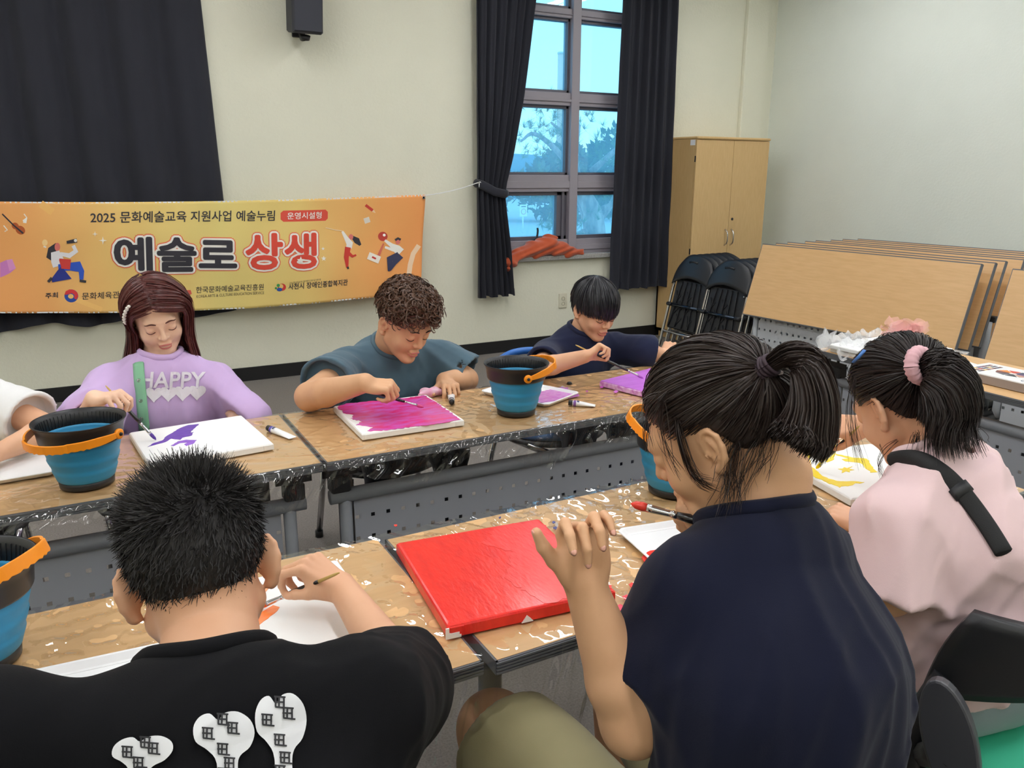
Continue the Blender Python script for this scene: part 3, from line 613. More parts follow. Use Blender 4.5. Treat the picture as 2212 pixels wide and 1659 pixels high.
def table_edge(m, M):
    k = len(m.v)
    for a, b in (((0, 0, -.026), (TL, .004, -.0008)), ((0, TD-.004, -.026), (TL, TD, -.0008)), ((0, 0, -.026), (.004, TD, -.0008)), ((TL-.004, 0, -.026), (TL, TD, -.0008))): m.bb(a, b, 0)
    for i in range(4):   # the fluted long edge
        z = -.004-.0058*i
        m.bb((0, -.0025, z-.0016), (TL, .001, z+.0016)); m.bb((0, TD-.001, z-.0016), (TL, TD+.0025, z+.0016))
    m.v[k:] = [tuple(M @ Vector(p)) for p in m.v[k:]]
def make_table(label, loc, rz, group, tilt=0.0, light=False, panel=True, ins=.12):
    """local frame: x along the table, y across it, the modesty panel stands near y=0"""
    root = thing('folding_table', label, 'table', loc, rz, group)
    yc = TD*.5
    if tilt == 0: Mt = Matrix.Translation((0, 0, TH))
    else: Mt = Matrix.Translation((0, yc-.02, .765)) @ Matrix.Rotation(tilt, 4, 'X') @ Matrix.Translation((0, -yc, 0))
    m = MB(); table_top(m, Mt); top = m.build('table_top', M_wood, root, True)
    m = MB(); table_edge(m, Mt); m.build('edge_band', M_edge, top, True)
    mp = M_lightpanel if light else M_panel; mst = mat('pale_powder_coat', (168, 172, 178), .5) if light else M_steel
    for s, x in ((0, ins), (1, TL-.24+ins)):
        m = MB(); m.tube([(x, yc, .05), (x, yc, .66)], .024, 12); lg = m.build('leg', mst, root, True)
        m = MB(); m.tube([(x, .03, .05), (x, .07, .075), (x, yc, .085), (x, TD-.07, .075), (x, TD-.03, .05)], .021, 10); m.build('foot', M_dark, lg, True)
        for y in (.05, TD-.05):
            m = MB(); m.lathe([(.022, -.012), (.026, -.008), (.026, .008), (.022, .012)], (x, y, .026), 14, Matrix.Rotation(pi/2, 3, 'Y')); m.build('caster', M_dark, lg, True)
        m = MB(); m.bb((x-.03, yc-(.05 if tilt == 0 else -.01), .655), (x+.03, yc+.05, TH-.028), .004); m.build('hinge_bracket', M_dark, lg, True)
    m = MB(); m.tube([(.12, yc, .64), (TL-.12, yc, .64)], .016, 10); m.build('cross_beam', M_dark, root, True)
    if panel:
        y = .10 if tilt == 0 else .215; m = MB(); m.tube([(.03, y, .575), (TL-.03, y, .575)], .0215, 14)
        for x in (.075, TL-.075): m.tube([(x, y, .565), (x, y, .27), (x, y+.03, .245), (x, yc, .235)], .018, 10)
        fr = m.build('panel_frame', mst, root, True)
        for x in ((.06, TL-.06) if tilt == 0 else ()):
            m = MB(); m.bb((x-.028, y-.02, .59), (x+.028, y+.03, .64), .004); m.bb((x-.05, y-.012, .64), (x+.05, y-.004, .66)); m.bb((x-.05, y-.012, .64), (x-.04, y-.004, .69)); m.bb((x+.0, y-.012, .655), (x+.01, y-.004, .69)); m.build('hook', M_dark, fr, True)
        m = MB(); n = 28; d = .0475; perforated(m, .10, TL-.10, .18, .56, y, n, 4, .0125 if tilt == 0 else .0150, .75-d*(n-1)/2, .498, d, .068); m.build('perforated_panel', mp, root, True)
    return root
GT = 'folding tables with perforated front panels'
R2 = math.pi
make_table('left table of the far row, with white canvas and blue bucket', (-.978, 2.025, 0), 0, GT)
make_table('right table of the far row, between the boys and the gap', (.532, 2.022, 0), 0, GT)
make_table('near left table, in front of the boy in black', (.500, 1.517, 0), R2, GT, panel=False)
make_table('near right table, holding the red and yellow canvases', (2.012, 1.52, 0), R2+math.radians(.6), GT, panel=False)
make_table('side table at the right holding the paint kit and wrapped canvases', (2.868, 2.44, 0), -pi/2-.035, GT)
# stored flip-top tables, tops swung up
GS = 'stored flip-top tables'
def stored(corner, label, hd=math.radians(4.7), tilt=math.radians(72.5), ins=.12):
    # corner = world position of the top-left corner of the raised board (seen from the aisle)
    u = Vector((math.sin(hd), -math.cos(hd), 0)); rz = math.atan2(u.y, u.x)
    Mt = Matrix.Translation((0, TD*.5-.02, .765)) @ Matrix.Rotation(tilt, 4, 'X') @ Matrix.Translation((0, -TD*.5, 0))
    c = Matrix.Rotation(rz, 4, 'Z') @ (Mt @ Vector((0, TD, 0)))
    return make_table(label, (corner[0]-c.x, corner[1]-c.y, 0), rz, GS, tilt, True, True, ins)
stored((4.241, 4.136), 'first stored flip-top table, nearest of the row, whole top visible')
cs = [((4.375, 4.14), 'second stored table, just behind the first raised top'), ((4.515, 4.165), 'third stored table in the raised row'), ((4.70, 4.17), 'fourth stored table in the raised row'), ((4.82, 4.18), 'fifth stored table in the raised row'), ((4.97, 4.17), 'sixth stored table in the raised row'), ((5.11, 4.18), 'seventh stored table in the raised row'), ((5.24, 4.15), 'last stored table of the row, beside the right wall')]
for i_, (c, lab) in enumerate(cs): stored(c, lab, ins=.12+.05*((i_+1) % 4))
stored((4.285, 2.428), 'stored table at the right edge of the photo, nearer than the row')
stored((4.62, 2.41), 'stored table behind the one at the right edge of the photo')

# ------------------------------------------------------------------ folded chairs, two stacks side by side
def folded_chair():
    root = thing('folding_chair', 'x', 'chair', (0, 0, 0), 0, 'folded black chairs in two stacks')
    w = .215; tl = Matrix.Rotation(math.radians(13), 4, 'Y')       # leans back (top towards +x)
    def T(m, k=0): m.v[k:] = [tuple(tl @ Vector(p)) for p in m.v[k:]]; return m
    for s in (-1, 1):
        m = MB(); m.tube(catmull([(.0, s*(w+.01), .0), (.0, s*(w+.005), .3), (.0, s*w, .62), (.005, s*(w-.02), .74)], 5), .0115, 8); T(m).build('leg', M_chrome, root, True)
    m = MB()
    for s in (-1, 1): m.tube([(.055, s*(w-.03), .03), (.045, s*(w-.03), .3), (.03, s*(w-.03), .56)], .010, 8)
    m.tube([(.05, -w+.03, .12), (.05, w-.03, .12)], .009, 8); m.tube([(.0, -w, .20), (.0, w, .20)], .010, 8); T(m).build('rear_frame', M_chrome, root, True)
    m = MB()      # top back panel, curved
    def bp(u, v):
        a_ = u*2-1; y = a_*(w+.010)*(1-.30*v**3); z = .600+.205*v+.055*(1-a_*a_)*v+.060*(1-a_*a_)*(1-v); x = -.035+.03*(u*2-1)**2+.02*v; return (x, y, z)
    m.grid(bp, 18, 8, True, True); T(m); o = m.build('backrest', M_blackplast, root, True); solidify(o, .012, 1)
    m = MB(); m.tube([(-.033, -.05, .792), (-.034, 0, .80), (-.033, .05, .792)], .009, 8, True, ((1, 0, 0), .5)); T(m); m.build('grip_slot', M_dark, o, True)
    m = MB(); m.bb((.0, -w+.022, .235), (.022, w-.022, .645), .01); T(m); st = m.build('seat', M_blackplast, root, True)
    m = MB()
    for i in range(5):
        y = (-.13+.065*i)
        m.tube(catmull([(-.006, y*1.25, .25), (-.008, y*1.0, .45), (-.006, y*.85, .63)], 4), .006, 5)
    for i in range(4):
        for s in (-1, 1):
            y = -.10+.065*i; m.tube([(-.005, y, .33+.08*(i % 2)+.11*(s > 0)), (-.005, y+.035, .28+.08*(i % 2)+.11*(s > 0)), (-.005, y+.062, .36+.08*(i % 2)+.11*(s > 0))], .0045, 4)
    T(m); m.build('rib', mat('rib_black', (24, 25, 28), .5), st, True)
    m = MB(); m.tube([(-.02, -w, .43), (-.02, -w+.05, .43)], .016, 8); m.tube([(-.02, w-.05, .43), (-.02, w, .43)], .016, 8); T(m); m.build('bar_sleeve', M_dark, root, True)
    m = MB(); m.tube([(-.02, -w+.05, .43), (-.02, w-.05, .43)], .0125, 10); T(m); m.build('cross_bar', mat('glossy_bar', (60, 70, 84), .12, metal=.9), root, True)
    m = MB()
    for s in (-1, 1):
        for z in (.60, .655): m.lathe([(.006, 0), (.008, .004), (.003, .006)], (-.012, s*(w-.02), z), 8, Matrix.Rotation(-pi/2, 3, 'Y'))
    T(m); m.build('rivet', M_chrome, root, True)
    for s in (-1, 1):
        m = MB(); m.tube([(.0, s*(w+.01), .0), (.004, s*(w+.01), .03)], .014, 8); T(m); m.build('foot_cap', M_dark, root, True)
    return root
proto = folded_chair(); first = True
for col, (y0, nm) in enumerate(((5.03, 'left'), (4.595, 'right'))):
    for k in range(6):
        o = proto if first else copy_tree(proto); first = False
        o.location = (4.265+.07*k-.02*col, y0+.004*k, 0)
        o['label'] = ['frontmost folded chair', 'second folded chair', 'third folded chair', 'fourth folded chair', 'fifth folded chair', 'rearmost folded chair'][k]+f' of the {nm} stack, by the cabinet'

# ------------------------------------------------------------------ sitting chairs
def sit_chair(label, loc, rz, seat_col, back=True):
    """local frame: the sitter faces +y, seat at .45"""
    root = thing('school_chair', label, 'chair', loc, rz, 'chairs the children sit on')
    ms = mat('seat_'+'%02x%02x%02x' % seat_col, seat_col, .75, bump=.2, bscale=400)
    m = MB(); pr = [(0, -.012), (.19, -.012), (.21, 0), (.205, .02), (.17, .034), (0, .036)]
    k = len(m.v); m.lathe(pr, (0, 0, .41), 36); m.v = [(x*1.08, y*(1.0 if y > 0 else 1.06), z) for x, y, z in m.v]; st = m.build('seat', ms, root, True)
    m = MB(); m.lathe([(.0, -.02), (.20, -.02), (.222, -.006), (.214, .008), (.0, .004)], (0, 0, .395), 36); m.v = [(x*1.08, y*1.03, z) for x, y, z in m.v]; m.build('seat_shell', M_dark, st, True)
    def bk(u, v):          # upper shell of the backrest
        a = (u-.5)*2; x = a*(.205-.035*v**3); z = .575+.20*v-.05*(1-v)*(1-a*a)*0+.06*(1-v)*(1-abs(a))**.7*1.0; y = -.235-.055*v+.075*a*a; return (x, y, z)
    
    if back: m = MB(); m.grid(bk, 24, 8); o = m.build('backrest', M_blackplast, root, True); solidify(o, .022, 0)
    for s in (-1, 1):
        if back: m = MB(); m.tube(catmull([(s*.20, -.15, .40), (s*.215, -.17, .48), (s*.212, -.19, .56), (s*.195, -.21, .64)], 6), [.030]*4+[.028]*15, 10, True, ((1, 0, .1), .55)); m.build('back_arm', M_blackplast, root, True)
        m = MB(); m.tube([(s*.21, -.12, .40), (s*.21, .0, .385), (s*.2, .2, .38)], .014, 8); m.tube([(s*.19, .17, .385), (s*.22, .22, .01)], .013, 8); m.tube([(s*.2, -.13, .385), (s*.22, -.22, .01)], .013, 8); lg = m.build('leg_frame', M_chrome, root, True)
        for yy in (.22, -.22):
            m = MB(); m.tube([(s*.22, yy, .0), (s*.22, yy*.99, .03)], .017, 8); m.build('foot_cap', M_dark, lg, True)
        m = MB(); m.lathe([(.012, 0), (.012, .006), (.004, .009)], (s*.236, -.155, .425), 10, Matrix.Rotation(s*pi/2, 3, 'Y')); m.build('bolt', M_chrome, root, True)
    m = MB(); m.tube([(-.2, .05, .385), (.2, .05, .385)], .012, 8); m.build('seat_bar', M_chrome, root, True)
    return root
# ------------------------------------------------------------------ people: sculpted bodies, clothes and hair
def skin_mat(name, col, col2): return mat(name, col, .5, spec=.35, col2=col2, vscale=14, bump=.12, bscale=420, bdist=.0008)
M_skinA = skin_mat('skin_light', (240, 200, 172), (234, 190, 162))
M_skinB = skin_mat('skin_warm', (226, 176, 142), (218, 166, 132))
M_skinC = skin_mat('skin_tan', (220, 172, 134), (212, 162, 124))
def hair_mat(name, col, rough=.38, spec=.5): return mat(name, col, rough, spec=spec, var=.35, vscale=60)
def cloth_mat(name, col, var=.06, sheen=.15): return mat(name, col, .9, spec=.12, sheen=sheen, var=var, vscale=6, bump=.25, bscale=700, bdist=.0008)
class Head:
    """local axes: x = the person's right, y = out of the face, z = up; origin between the ears"""
    def __init__(s, c, face, roll=0.0, scale=1.0, flare=.50, ear=1.0):
        f = unit(face); r = unit(np.cross(f, (0, 0, 1))); u = np.cross(r, f); a = math.radians(roll)
        r, u = math.cos(a)*r+math.sin(a)*u, -math.sin(a)*r+math.cos(a)*u
        s.c = np.array(c, float); s.R = np.stack([r, f, u], 1); s.k = scale; s.flare = flare; s.ear = ear
    def w(s, p): return s.c+(np.atleast_2d(np.array(p, float))*s.k)@s.R.T
    def w1(s, p): return s.w(p)[0]
    def l(s, P): return ((P-s.c)@s.R)/s.k
    def d(s, v): return s.R@np.array(v, float)
SKULL_C, SKULL_R = np.array((0, -.012, .035)), np.array((.074, .094, .086))
def ear_sdf(Q, sgn, flare=.5, size=1.0):
    # ear frame: u runs backwards-outwards, v up, n out of the ear's bowl
    u = unit((sgn*flare, -math.sqrt(1-flare*flare), 0)); v = unit((0, -.16, 1)); v = unit(v-u*(v@u)); n = np.cross(u, v)*1.0
    if n[0]*sgn < 0: n = -n
    o = np.array((sgn*.0705, .004, -.004)); B = np.stack([u, v, n], 1); P = (Q-o)@B/size
    hx = [(0, .004, .0), (.002, .018, .002), (.010, .029, .003), (.021, .030, .003), (.030, .019, .001), (.031, .002, 0), (.025, -.014, 0), (.015, -.026, 0), (.006, -.027, 0)]
    d = chain(P, hx, [.0042]*7+[.005, .005], .003)
    d = smin(d, ell(P, (.015, 0, -.004), (.016, .027, .0055)), .004)
    d = smin(d, chain(P, [(.012, .018, .001), (.019, .006, .001), (.017, -.010, .001), (.009, -.014, .001)], [.003, .0038, .0036, .003], .003), .003)
    d = smin(d, ball(P, (.010, -.028, -.001), .0075), .004); d = smin(d, ball(P, (.002, -.003, .003), .0048), .003)
    d = smax(d, -ell(P, (.010, -.002, .006), (.0075, .011, .008)), .003)
    return d*size
def head_sdf(Q, ears=True, flare=.5, ear=1.0):
    d = ell(Q, SKULL_C, SKULL_R)
    d = smin(d, ell(Q, (0, .028, -.030), (.060, .058, .072)), .03)
    for s in (-1, 1):
        d = smin(d, cone(Q, (s*.054, .006, -.045), (s*.016, .068, -.088), .016, .014), .022)
        d = smin(d, ell(Q, (s*.034, .058, -.030), (.025, .022, .024)), .018)
    d = smin(d, ell(Q, (0, .076, -.090), (.018, .014, .014)), .014)
    d = smin(d, cone(Q, (-.034, .076, .024), (.034, .076, .024), .012, .012), .018)
    for s in (-1, 1): d = smax(d, -ball(Q, (s*.031, .103, .006), .017), .012)
    for s in (-1, 1): d = smin(d, ball(Q, (s*.031, .0745, .004), .0145), .004)
    d = smin(d, cone(Q, (0, .088, .010), (0, .101, -.020), .0065, .0095), .008)
    for s in (-1, 1): d = smin(d, ball(Q, (s*.011, .092, -.024), .0075), .005)
    d = smin(d, ell(Q, (0, .088, -.050), (.021, .009, .0065)), .006); d = smin(d, ell(Q, (0, .086, -.061), (.018, .010, .0065)), .006)
    d = smax(d, -cone(Q, (-.017, .0995, -.0555), (.017, .0995, -.0555), .0018, .0018), .003)
    if ears: d = smin(d, np.minimum(ear_sdf(Q, 1, flare, ear), ear_sdf(Q, -1, flare, ear)), .005)
    return d
def face_y(x, z):
    a, b = .04, .13
    for _ in range(24):
        m_ = (a+b)/2
        if head_sdf(np.array([[x, m_, z]]), ears=False)[0] < 0: a = m_
        else: b = m_
    return a
class Hand:
    """local axes: y to the knuckles, z out of the back of the hand, thumb at x*sg>0"""
    def __init__(s, wrist, y, z, left, size=1.0, curls=None, thumb=None, spread=1.0):
        y = unit(y); z = unit(np.array(z, float)-y*(np.array(z, float)@y)); x = np.cross(y, z); s.B = np.stack([x, y, z], 1); s.o = np.array(wrist, float); s.k = size; sg = 1.0 if left else -1.0; s.sg = sg
        curls = curls or [(35, 40, 20)]*4; L = [(.041, .025, .021), (.045, .029, .022), (.042, .027, .021), (.033, .021, .019)]
        kx = [.026, .0065, -.013, -.031]; ky = [.082, .086, .082, .073]; sp = [.10, .02, -.06, -.16]; s.fing = []
        for i in range(4):
            p = np.array((kx[i]*sg, ky[i], 0.0)); a = 0; pts = [p]; 
            for j in range(3):
                a += math.radians(curls[i][j]); dx = math.sin(sp[i]*spread)*sg*math.cos(a*.6); dv = unit((dx, math.cos(a), -math.sin(a))); p = p+dv*L[i][j]; pts.append(p)
            s.fing.append((pts, [r*(1 if i < 3 else .88) for r in (.0094, .0084, .0076, .0064)]))
        th = thumb or [(.022, .022, -.010), (.047, .048, -.020), (.062, .074, -.028), (.068, .098, -.032)]
        s.th = ([np.array((q[0]*sg, q[1], q[2])) for q in th], [.014, .0115, .0098, .0075])
        s.tips = [s.w(f[0][-1]) for f in s.fing]; s.thumb_tip = s.w(s.th[0][-1])
    def w(s, p): return s.o+s.B@(np.array(p, float)*s.k)
    def sdf(s, P):
        Q = ((P-s.o)@s.B)/s.k; near = (np.abs(Q).max(1) < .26); d = np.full(len(P), 9.0); q = Q[near]
        if len(q) == 0: return d
        sg = s.sg; e = None
        for i in range(4):
            kx = s.fing[i][0][0]; c = cone(q, (kx[0]*.55, .006, -.002), kx+np.array((0, -.004, -.003)), .0135, .0108); e = c if e is None else smin(e, c, .010)
        e = smin(e, ell(q, (.004*sg, .045, -.009), (.034, .042, .010)), .008)
        e = smin(e, ell(q, (.026*sg, .032, -.014), (.017, .030, .013)), .010); e = smin(e, ell(q, (-.026*sg, .034, -.012), (.013, .032, .011)), .008)
        f = None
        for pts, rad in s.fing: c = chain(q, pts, rad, .0025); f = c if f is None else smin(f, c, .0012)
        e = smin(e, f, .006); e = smin(e, chain(q, s.th[0], s.th[1], .004), .007)
        d[near] = e*s.k; return d
    def nails(s, parent, M):
        for pts, rad in s.fing+[s.th]:
            a, b = pts[-2], pts[-1]; t = unit(b-a); n = unit(np.array((0, 0, 1.0))-t*t[2]) if abs(t[2]) < .98 else np.array((0, 1.0, 0)); n = n if n[2] > -.2 else n
            pv = pts[-3]; bend = unit(np.cross(unit(a-pv), t)+1e-6); n2 = unit(np.cross(bend, t)); 
            if (n2@(a-(pv+b)/2)) < 0: n2 = -n2
            c = b+n2*rad[-1]*.72+t*.001; x = unit(np.cross(t, n2)); m = MB(); m.lathe([(0, .0014), (.6, .001), (1, -.001)], (0, 0, 0), 10)
            m.v = [tuple(s.w(c+x*(v[0]*.0046)+t*(v[1]*.0060)+n2*v[2])) for v in m.v]; m.build('fingernail', M, parent)
PINCH = dict(curls=[(54, 60, 26), (62, 70, 32), (68, 78, 42), (72, 80, 44)], thumb=[(.022, .018, -.012), (.038, .044, -.027), (.039, .063, -.046), (.034, .073, -.065)])
REST = dict(curls=[(28, 35, 18), (32, 38, 20), (36, 42, 22), (40, 44, 24)])
def slab(P, pts, wx, wd, X):
    X = unit(X); d = None
    for i in range(len(pts)-1):
        a = np.array(pts[i], float); ab = np.array(pts[i+1], float)-a; q = P-a; t = np.clip((q@ab)/(ab@ab), 0, 1); q = q-t[:, None]*ab; qx = q@X; qr2 = np.maximum((q*q).sum(1)-qx*qx, 0)
        w_ = wx[i]+(wx[i+1]-wx[i])*t; e_ = wd[i]+(wd[i+1]-wd[i])*t; k0 = np.sqrt((qx/w_)**2+qr2/e_**2)+1e-9; k1 = np.sqrt((qx/w_**2)**2+qr2/e_**4)+1e-9
        c = k0*(k0-1)/k1; d = c if d is None else smin(d, c, .04)
    return d
def slim(P_):
    """coarsen the part of the body that lies well inside the clothes"""
    o = P_.body_obj; me = o.data; n = len(me.vertices); V = np.empty(n*3, np.float32); me.vertices.foreach_get('co', V); V = V.reshape(-1, 3).astype(float); k = len(me.polygons); F = np.empty(k*4, np.int32); me.loops.foreach_get('vertex_index', F); F = F.reshape(-1, 4)
    deep = P_.shirt_fn(V) < -.010; key = np.floor(V/.016).astype(np.int64); key = (key[:, 0]*100003+key[:, 1])*100003+key[:, 2]; key = np.where(deep, key, -10**17-np.arange(n)); _, inv = np.unique(key, return_inverse=True); inv = inv.ravel(); m_ = inv.max()+1; c = np.bincount(inv, minlength=m_); W_ = np.stack([np.bincount(inv, V[:, q], m_)/c for q in range(3)], 1)
    G = inv[F]; out = []; keep = (G[:, 0] != G[:, 1]) & (G[:, 1] != G[:, 2]) & (G[:, 2] != G[:, 3]) & (G[:, 3] != G[:, 0]) & (G[:, 0] != G[:, 2]) & (G[:, 1] != G[:, 3]); out = G[keep].tolist()
    for q in G[~keep].tolist():
        u = list(dict.fromkeys(q))
        if len(u) == 3: out.append(u)
    m2 = bpy.data.meshes.new('body'); m2.from_pydata(W_.tolist(), [], out); m2.validate(); m2.polygons.foreach_set('use_smooth', [True]*len(m2.polygons)); m2.materials.append(me.materials[0]); o.data = m2; bpy.data.meshes.remove(me)
class Person:
    def __init__(s, label, H, neck, spine, X, wx, wd, arms, legs=None, skin=None, neck_r=.052, h=.003, arm_r=(.042, .036, .024)):
        s.H, s.neck, s.spine, s.X, s.wx, s.wd, s.arms, s.legs, s.nr, s.ar = H, np.array(neck, float), spine, X, wx, wd, arms, legs or [], neck_r, arm_r
        s.skin = skin; p = spine[-1]; s.root = thing('person', label, 'person', (p[0], p[1], 0)); s.h = h
    def body(s, P):
        H = s.H; d = np.full(len(P), 9.0); Q = H.l(P); near = np.abs(Q).max(1) < .2
        if near.any(): d[near] = head_sdf(Q[near], True, H.flare, H.ear)*H.k
        d = smin(d, chain(P, [H.w1((0, -.022, -.03)), H.w1((0, -.028, -.075)), s.neck], [s.nr*H.k*.98, s.nr*.98, s.nr*1.12]), .018)
        d = smin(d, slab(P, s.spine, [w-.022 for w in s.wx], [w-.022 for w in s.wd], s.X), .03)
        for a in s.arms:
            r = a.get('r', s.ar); e = chain(P, [a['sh'], a['el']], [r[0]*1.05, r[1]]); el = np.array(a['el'], float); wr = np.array(a['wr'], float)
            mid = el+(wr-el)*.3; e = smin(e, chain(P, [el, mid, wr], [r[1], r[1]*1.0, r[2]], .01), .012)
            hd = a['hand']; e = smin(e, hd.sdf(P), .012); d = smin(d, e, .012)
            d = smin(d, cone(P, s.neck, a['sh'], .045, r[0]*.95), .02)
        for lg in s.legs: d = smin(d, chain(P, lg['p'], lg['r'], .02), .02)
        return d
    def bounds(s, pad=.12):
        pts = [s.H.c+.11, s.H.c-.11, s.neck]+[np.array(p, float) for p in s.spine]
        for a in s.arms: pts += [np.array(a['sh'], float), np.array(a['el'], float), np.array(a['wr'], float), *a['hand'].tips]
        for lg in s.legs: pts += [np.array(p, float) for p in lg['p']]
        pts = np.array(pts); return pts.min(0)-pad, pts.max(0)+pad
    def make_body(s):
        lo, hi = s.bounds(.16); lo[2] = max(lo[2], -.0); s.body_obj = sdf_obj('body', s.body, lo, hi, s.h, s.skin, s.root, smooth=1); return s.body_obj
    def make_shirt(s, name, M, sleeve, sr, grow=.012, fold=.004, collar=.068, h=.005, bottom=None, shr=.058, seed=1, rib=None, neckline=None, puff=0.0, M_rib=None):
        """sleeve: fraction along the whole arm (0..1 upper arm, 1..2 forearm) per arm; sr: (shoulder r, end r)"""
        H = s.H; nb = s.neck; up = unit(nb-np.array(s.spine[1], float))
        nl = np.array(neckline[0], float) if neckline else nb+up*.012; nrm = unit(neckline[1]) if neckline else unit(H.w1((0, -.02, -.05))-nb)
        info = []
        for i, a in enumerate(s.arms):
            sh, el, wr = [np.array(a[k], float) for k in ('sh', 'el', 'wr')]; f = sleeve[i]
            end = sh+(el-sh)*min(f, 1) if f <= 1 else el+(wr-el)*(f-1); info.append((sh, el, wr, f, end, unit(el-sh) if f <= 1 else unit(wr-el)))
        def fn(P, raw=False):
            d = slab(P, s.spine, [w+grow for w in s.wx], [w+grow for w in s.wd], s.X)
            for i, (sh, el, wr, f, end, ax) in enumerate(info):
                d = smin(d, cone(P, nb-up*.02, sh, shr*1.02, shr), .05)
                p = [sh, end] if f <= 1 else [sh, el, end]; e = end+ax*.03; p[-1] = e; n = len(p)
                rad = list(np.linspace(sr[0], sr[1], n)) if n == 2 else [sr[0], (sr[0]+sr[1])/2+puff, sr[1]]
                a_ = chain(P, p, rad, .03); t = (P-end)@ax; a_ = smax(a_, t, .004)
                # hollow mouth of the sleeve
                hol = np.maximum(cone(P, end-ax*.035, end+ax*.05, sr[1]*.86, sr[1]*.92), -(t+.03)); a_ = smax(a_, -hol, .003)
                d = smin(d, a_, .035)
            q = P-nl; t = q@nrm; rr = np.sqrt(np.maximum((q*q).sum(1)-t*t, 0))
            if not raw: d = smax(d, -np.maximum(rr-collar, -(t+.035)), .006)          # neck opening
            if bottom is not None: d = smax(d, bottom-P[:, 2], .006)
            if fold:
                k = np.random.default_rng(seed); w_ = np.zeros(len(P))
                for j in range(5):
                    v = k.normal(size=3)*np.array((1, 1, .55)); v = v/np.linalg.norm(v); ph = P@v*(26+14*j)+2.0*np.sin(P@np.roll(v, 1)*13+j)+k.random()*6; w_ += (.55*(.5+.5*np.sin(ph*1.3))**3+.40*(1-np.abs(np.sin(ph)))**2.2)*(.9-.1*j)*np.clip(np.sin(P@k.normal(size=3)*6+j)+.4, 0, 1)
                d = d-fold*w_+fold*.6*vnoise(P, 11, seed)
            return d
        lo, hi = s.bounds(.22); lo[2] = max(lo[2], .35); V_, F_ = sculpt(fn, lo, hi, h, 2.2); o = mesh_obj(name, relax(V_, F_, 2), F_, M, s.root, smooth=True); s.shirt_fn = fn
        a_ = unit(np.cross(nrm, (1, .2, .1))); b_ = np.cross(nrm, a_); tt = np.linspace(.07, -.10, 120); ring = []
        for q in np.linspace(0, 2*pi, 49)[:-1]:
            c = nl+(a_*math.cos(q)+b_*math.sin(q))*(collar+.003); v = fn(c+tt[:, None]*nrm, True); ins = np.argmax(v < 0) if (v < 0).any() else 60; ring.append(tt[ins])
        ring = np.array(ring); 
        for _ in range(6): ring = .5*ring+.25*np.roll(ring, 1)+.25*np.roll(ring, -1)
        pts = [nl+(a_*math.cos(q)+b_*math.sin(q))*(collar+.002)+nrm*(ring[i]+.002) for i, q in enumerate(np.linspace(0, 2*pi, 49)[:-1])]; pts.append(pts[0]); m = MB(); m.tube(pts, .0085, 8, False, (nrm, 1.25)); m.build('collar', M, s.root); slim(s); return o
    def make_legs(s, M, hips, knees, ankles, r=(.085, .066, .045), short=None, shoe=(200, 200, 200)):
        def fn(P):
            d = None
            for i in range(2):
                hp, kn, an = [np.array(q[i], float) for q in (hips, knees, ankles)]
                pts, rad = ([hp, kn], [r[0], r[1]*1.12]) if short else ([hp, kn, an], list(r))
                if short:
                    pts = [hp, hp+(kn-hp)*short]; ax = unit(kn-hp); e = chain(P, pts, [r[0]*1.05, r[1]*1.3]); t = (P-pts[1])@ax; e = smax(e, t-.0, .004); e = smax(e, -np.maximum(cone(P, pts[1]-ax*.04, pts[1]+ax*.05, r[1]*1.14, r[1]*1.16), -(t+.035)), .004)
                else: e = chain(P, pts, rad, .03)
                d = e if d is None else smin(d, e, .03)
            c = (np.array(hips[0])+np.array(hips[1]))/2; d = smin(d, ell(P, c+np.array((0, 0, .02)), (.165, .135, .11)), .05)
            return d-.004*vnoise(P, 16, 5)
        A = np.array(list(hips)+list(knees)+list(ankles), float); o = sdf_obj('trousers' if not short else 'shorts', fn, A.min(0)-.2, A.max(0)+.2, .007 if short else .010, M, s.root, smooth=2)
        for i in range(2):
            an = np.array(ankles[i], float); dv = unit(np.array(knees[i])-np.array(hips[i])); dv = unit((dv[0], dv[1], 0)); c = np.array((an[0], an[1], 0))
            def sh(P): return smax(smin(smin(cone(P, c+np.array((0, 0, .045)), c+dv*.12+np.array((0, 0, .032)), .042, .036), cone(P, c-dv*.04+np.array((0, 0, .04)), c+np.array((0, 0, .08)), .036, .04), .02), cone(P, c+dv*.08+(0, 0, .03), c+dv*.16+(0, 0, .028), .04, .03), .02), .004-P[:, 2], .004)
            o = sdf_obj('shoe', sh, c-.2, c+np.array((.22, .22, .16)), .008, mat('shoe_'+'%02x%02x%02x' % shoe, shoe, .6), s.root)
    def features(s, brow=(40, 30, 26), lip=(196, 110, 104)):
        H = s.H; mb = mat('brow_%02x' % brow[0], brow, .8); ml = mat('lip_%02x' % lip[0], lip, .4)
        for sd in (-1, 1):
            m = MB(); xs = np.linspace(.014, .046, 9); m.tube([H.w1((sd*x, face_y(sd*x, .0265+.004*math.sin((x-.014)/.032*pi))+.0008, .0265+.004*math.sin((x-.014)/.032*pi))) for x in xs], [.0012, .0022, .0026, .0026, .0025, .0023, .002, .0016, .001], 6); m.build('eyebrow', mb, s.root)
            m = MB(); xs = np.linspace(.019, .045, 11); m.tube([H.w1((sd*x, face_y(sd*x, -.003-.0035*math.sin((x-.019)/.026*pi))+.0008, -.003-.0035*math.sin((x-.019)/.026*pi))) for x in xs], [.0006]+[.0013]*9+[.0007], 6); m.build('eyelash_line', mb, s.root)
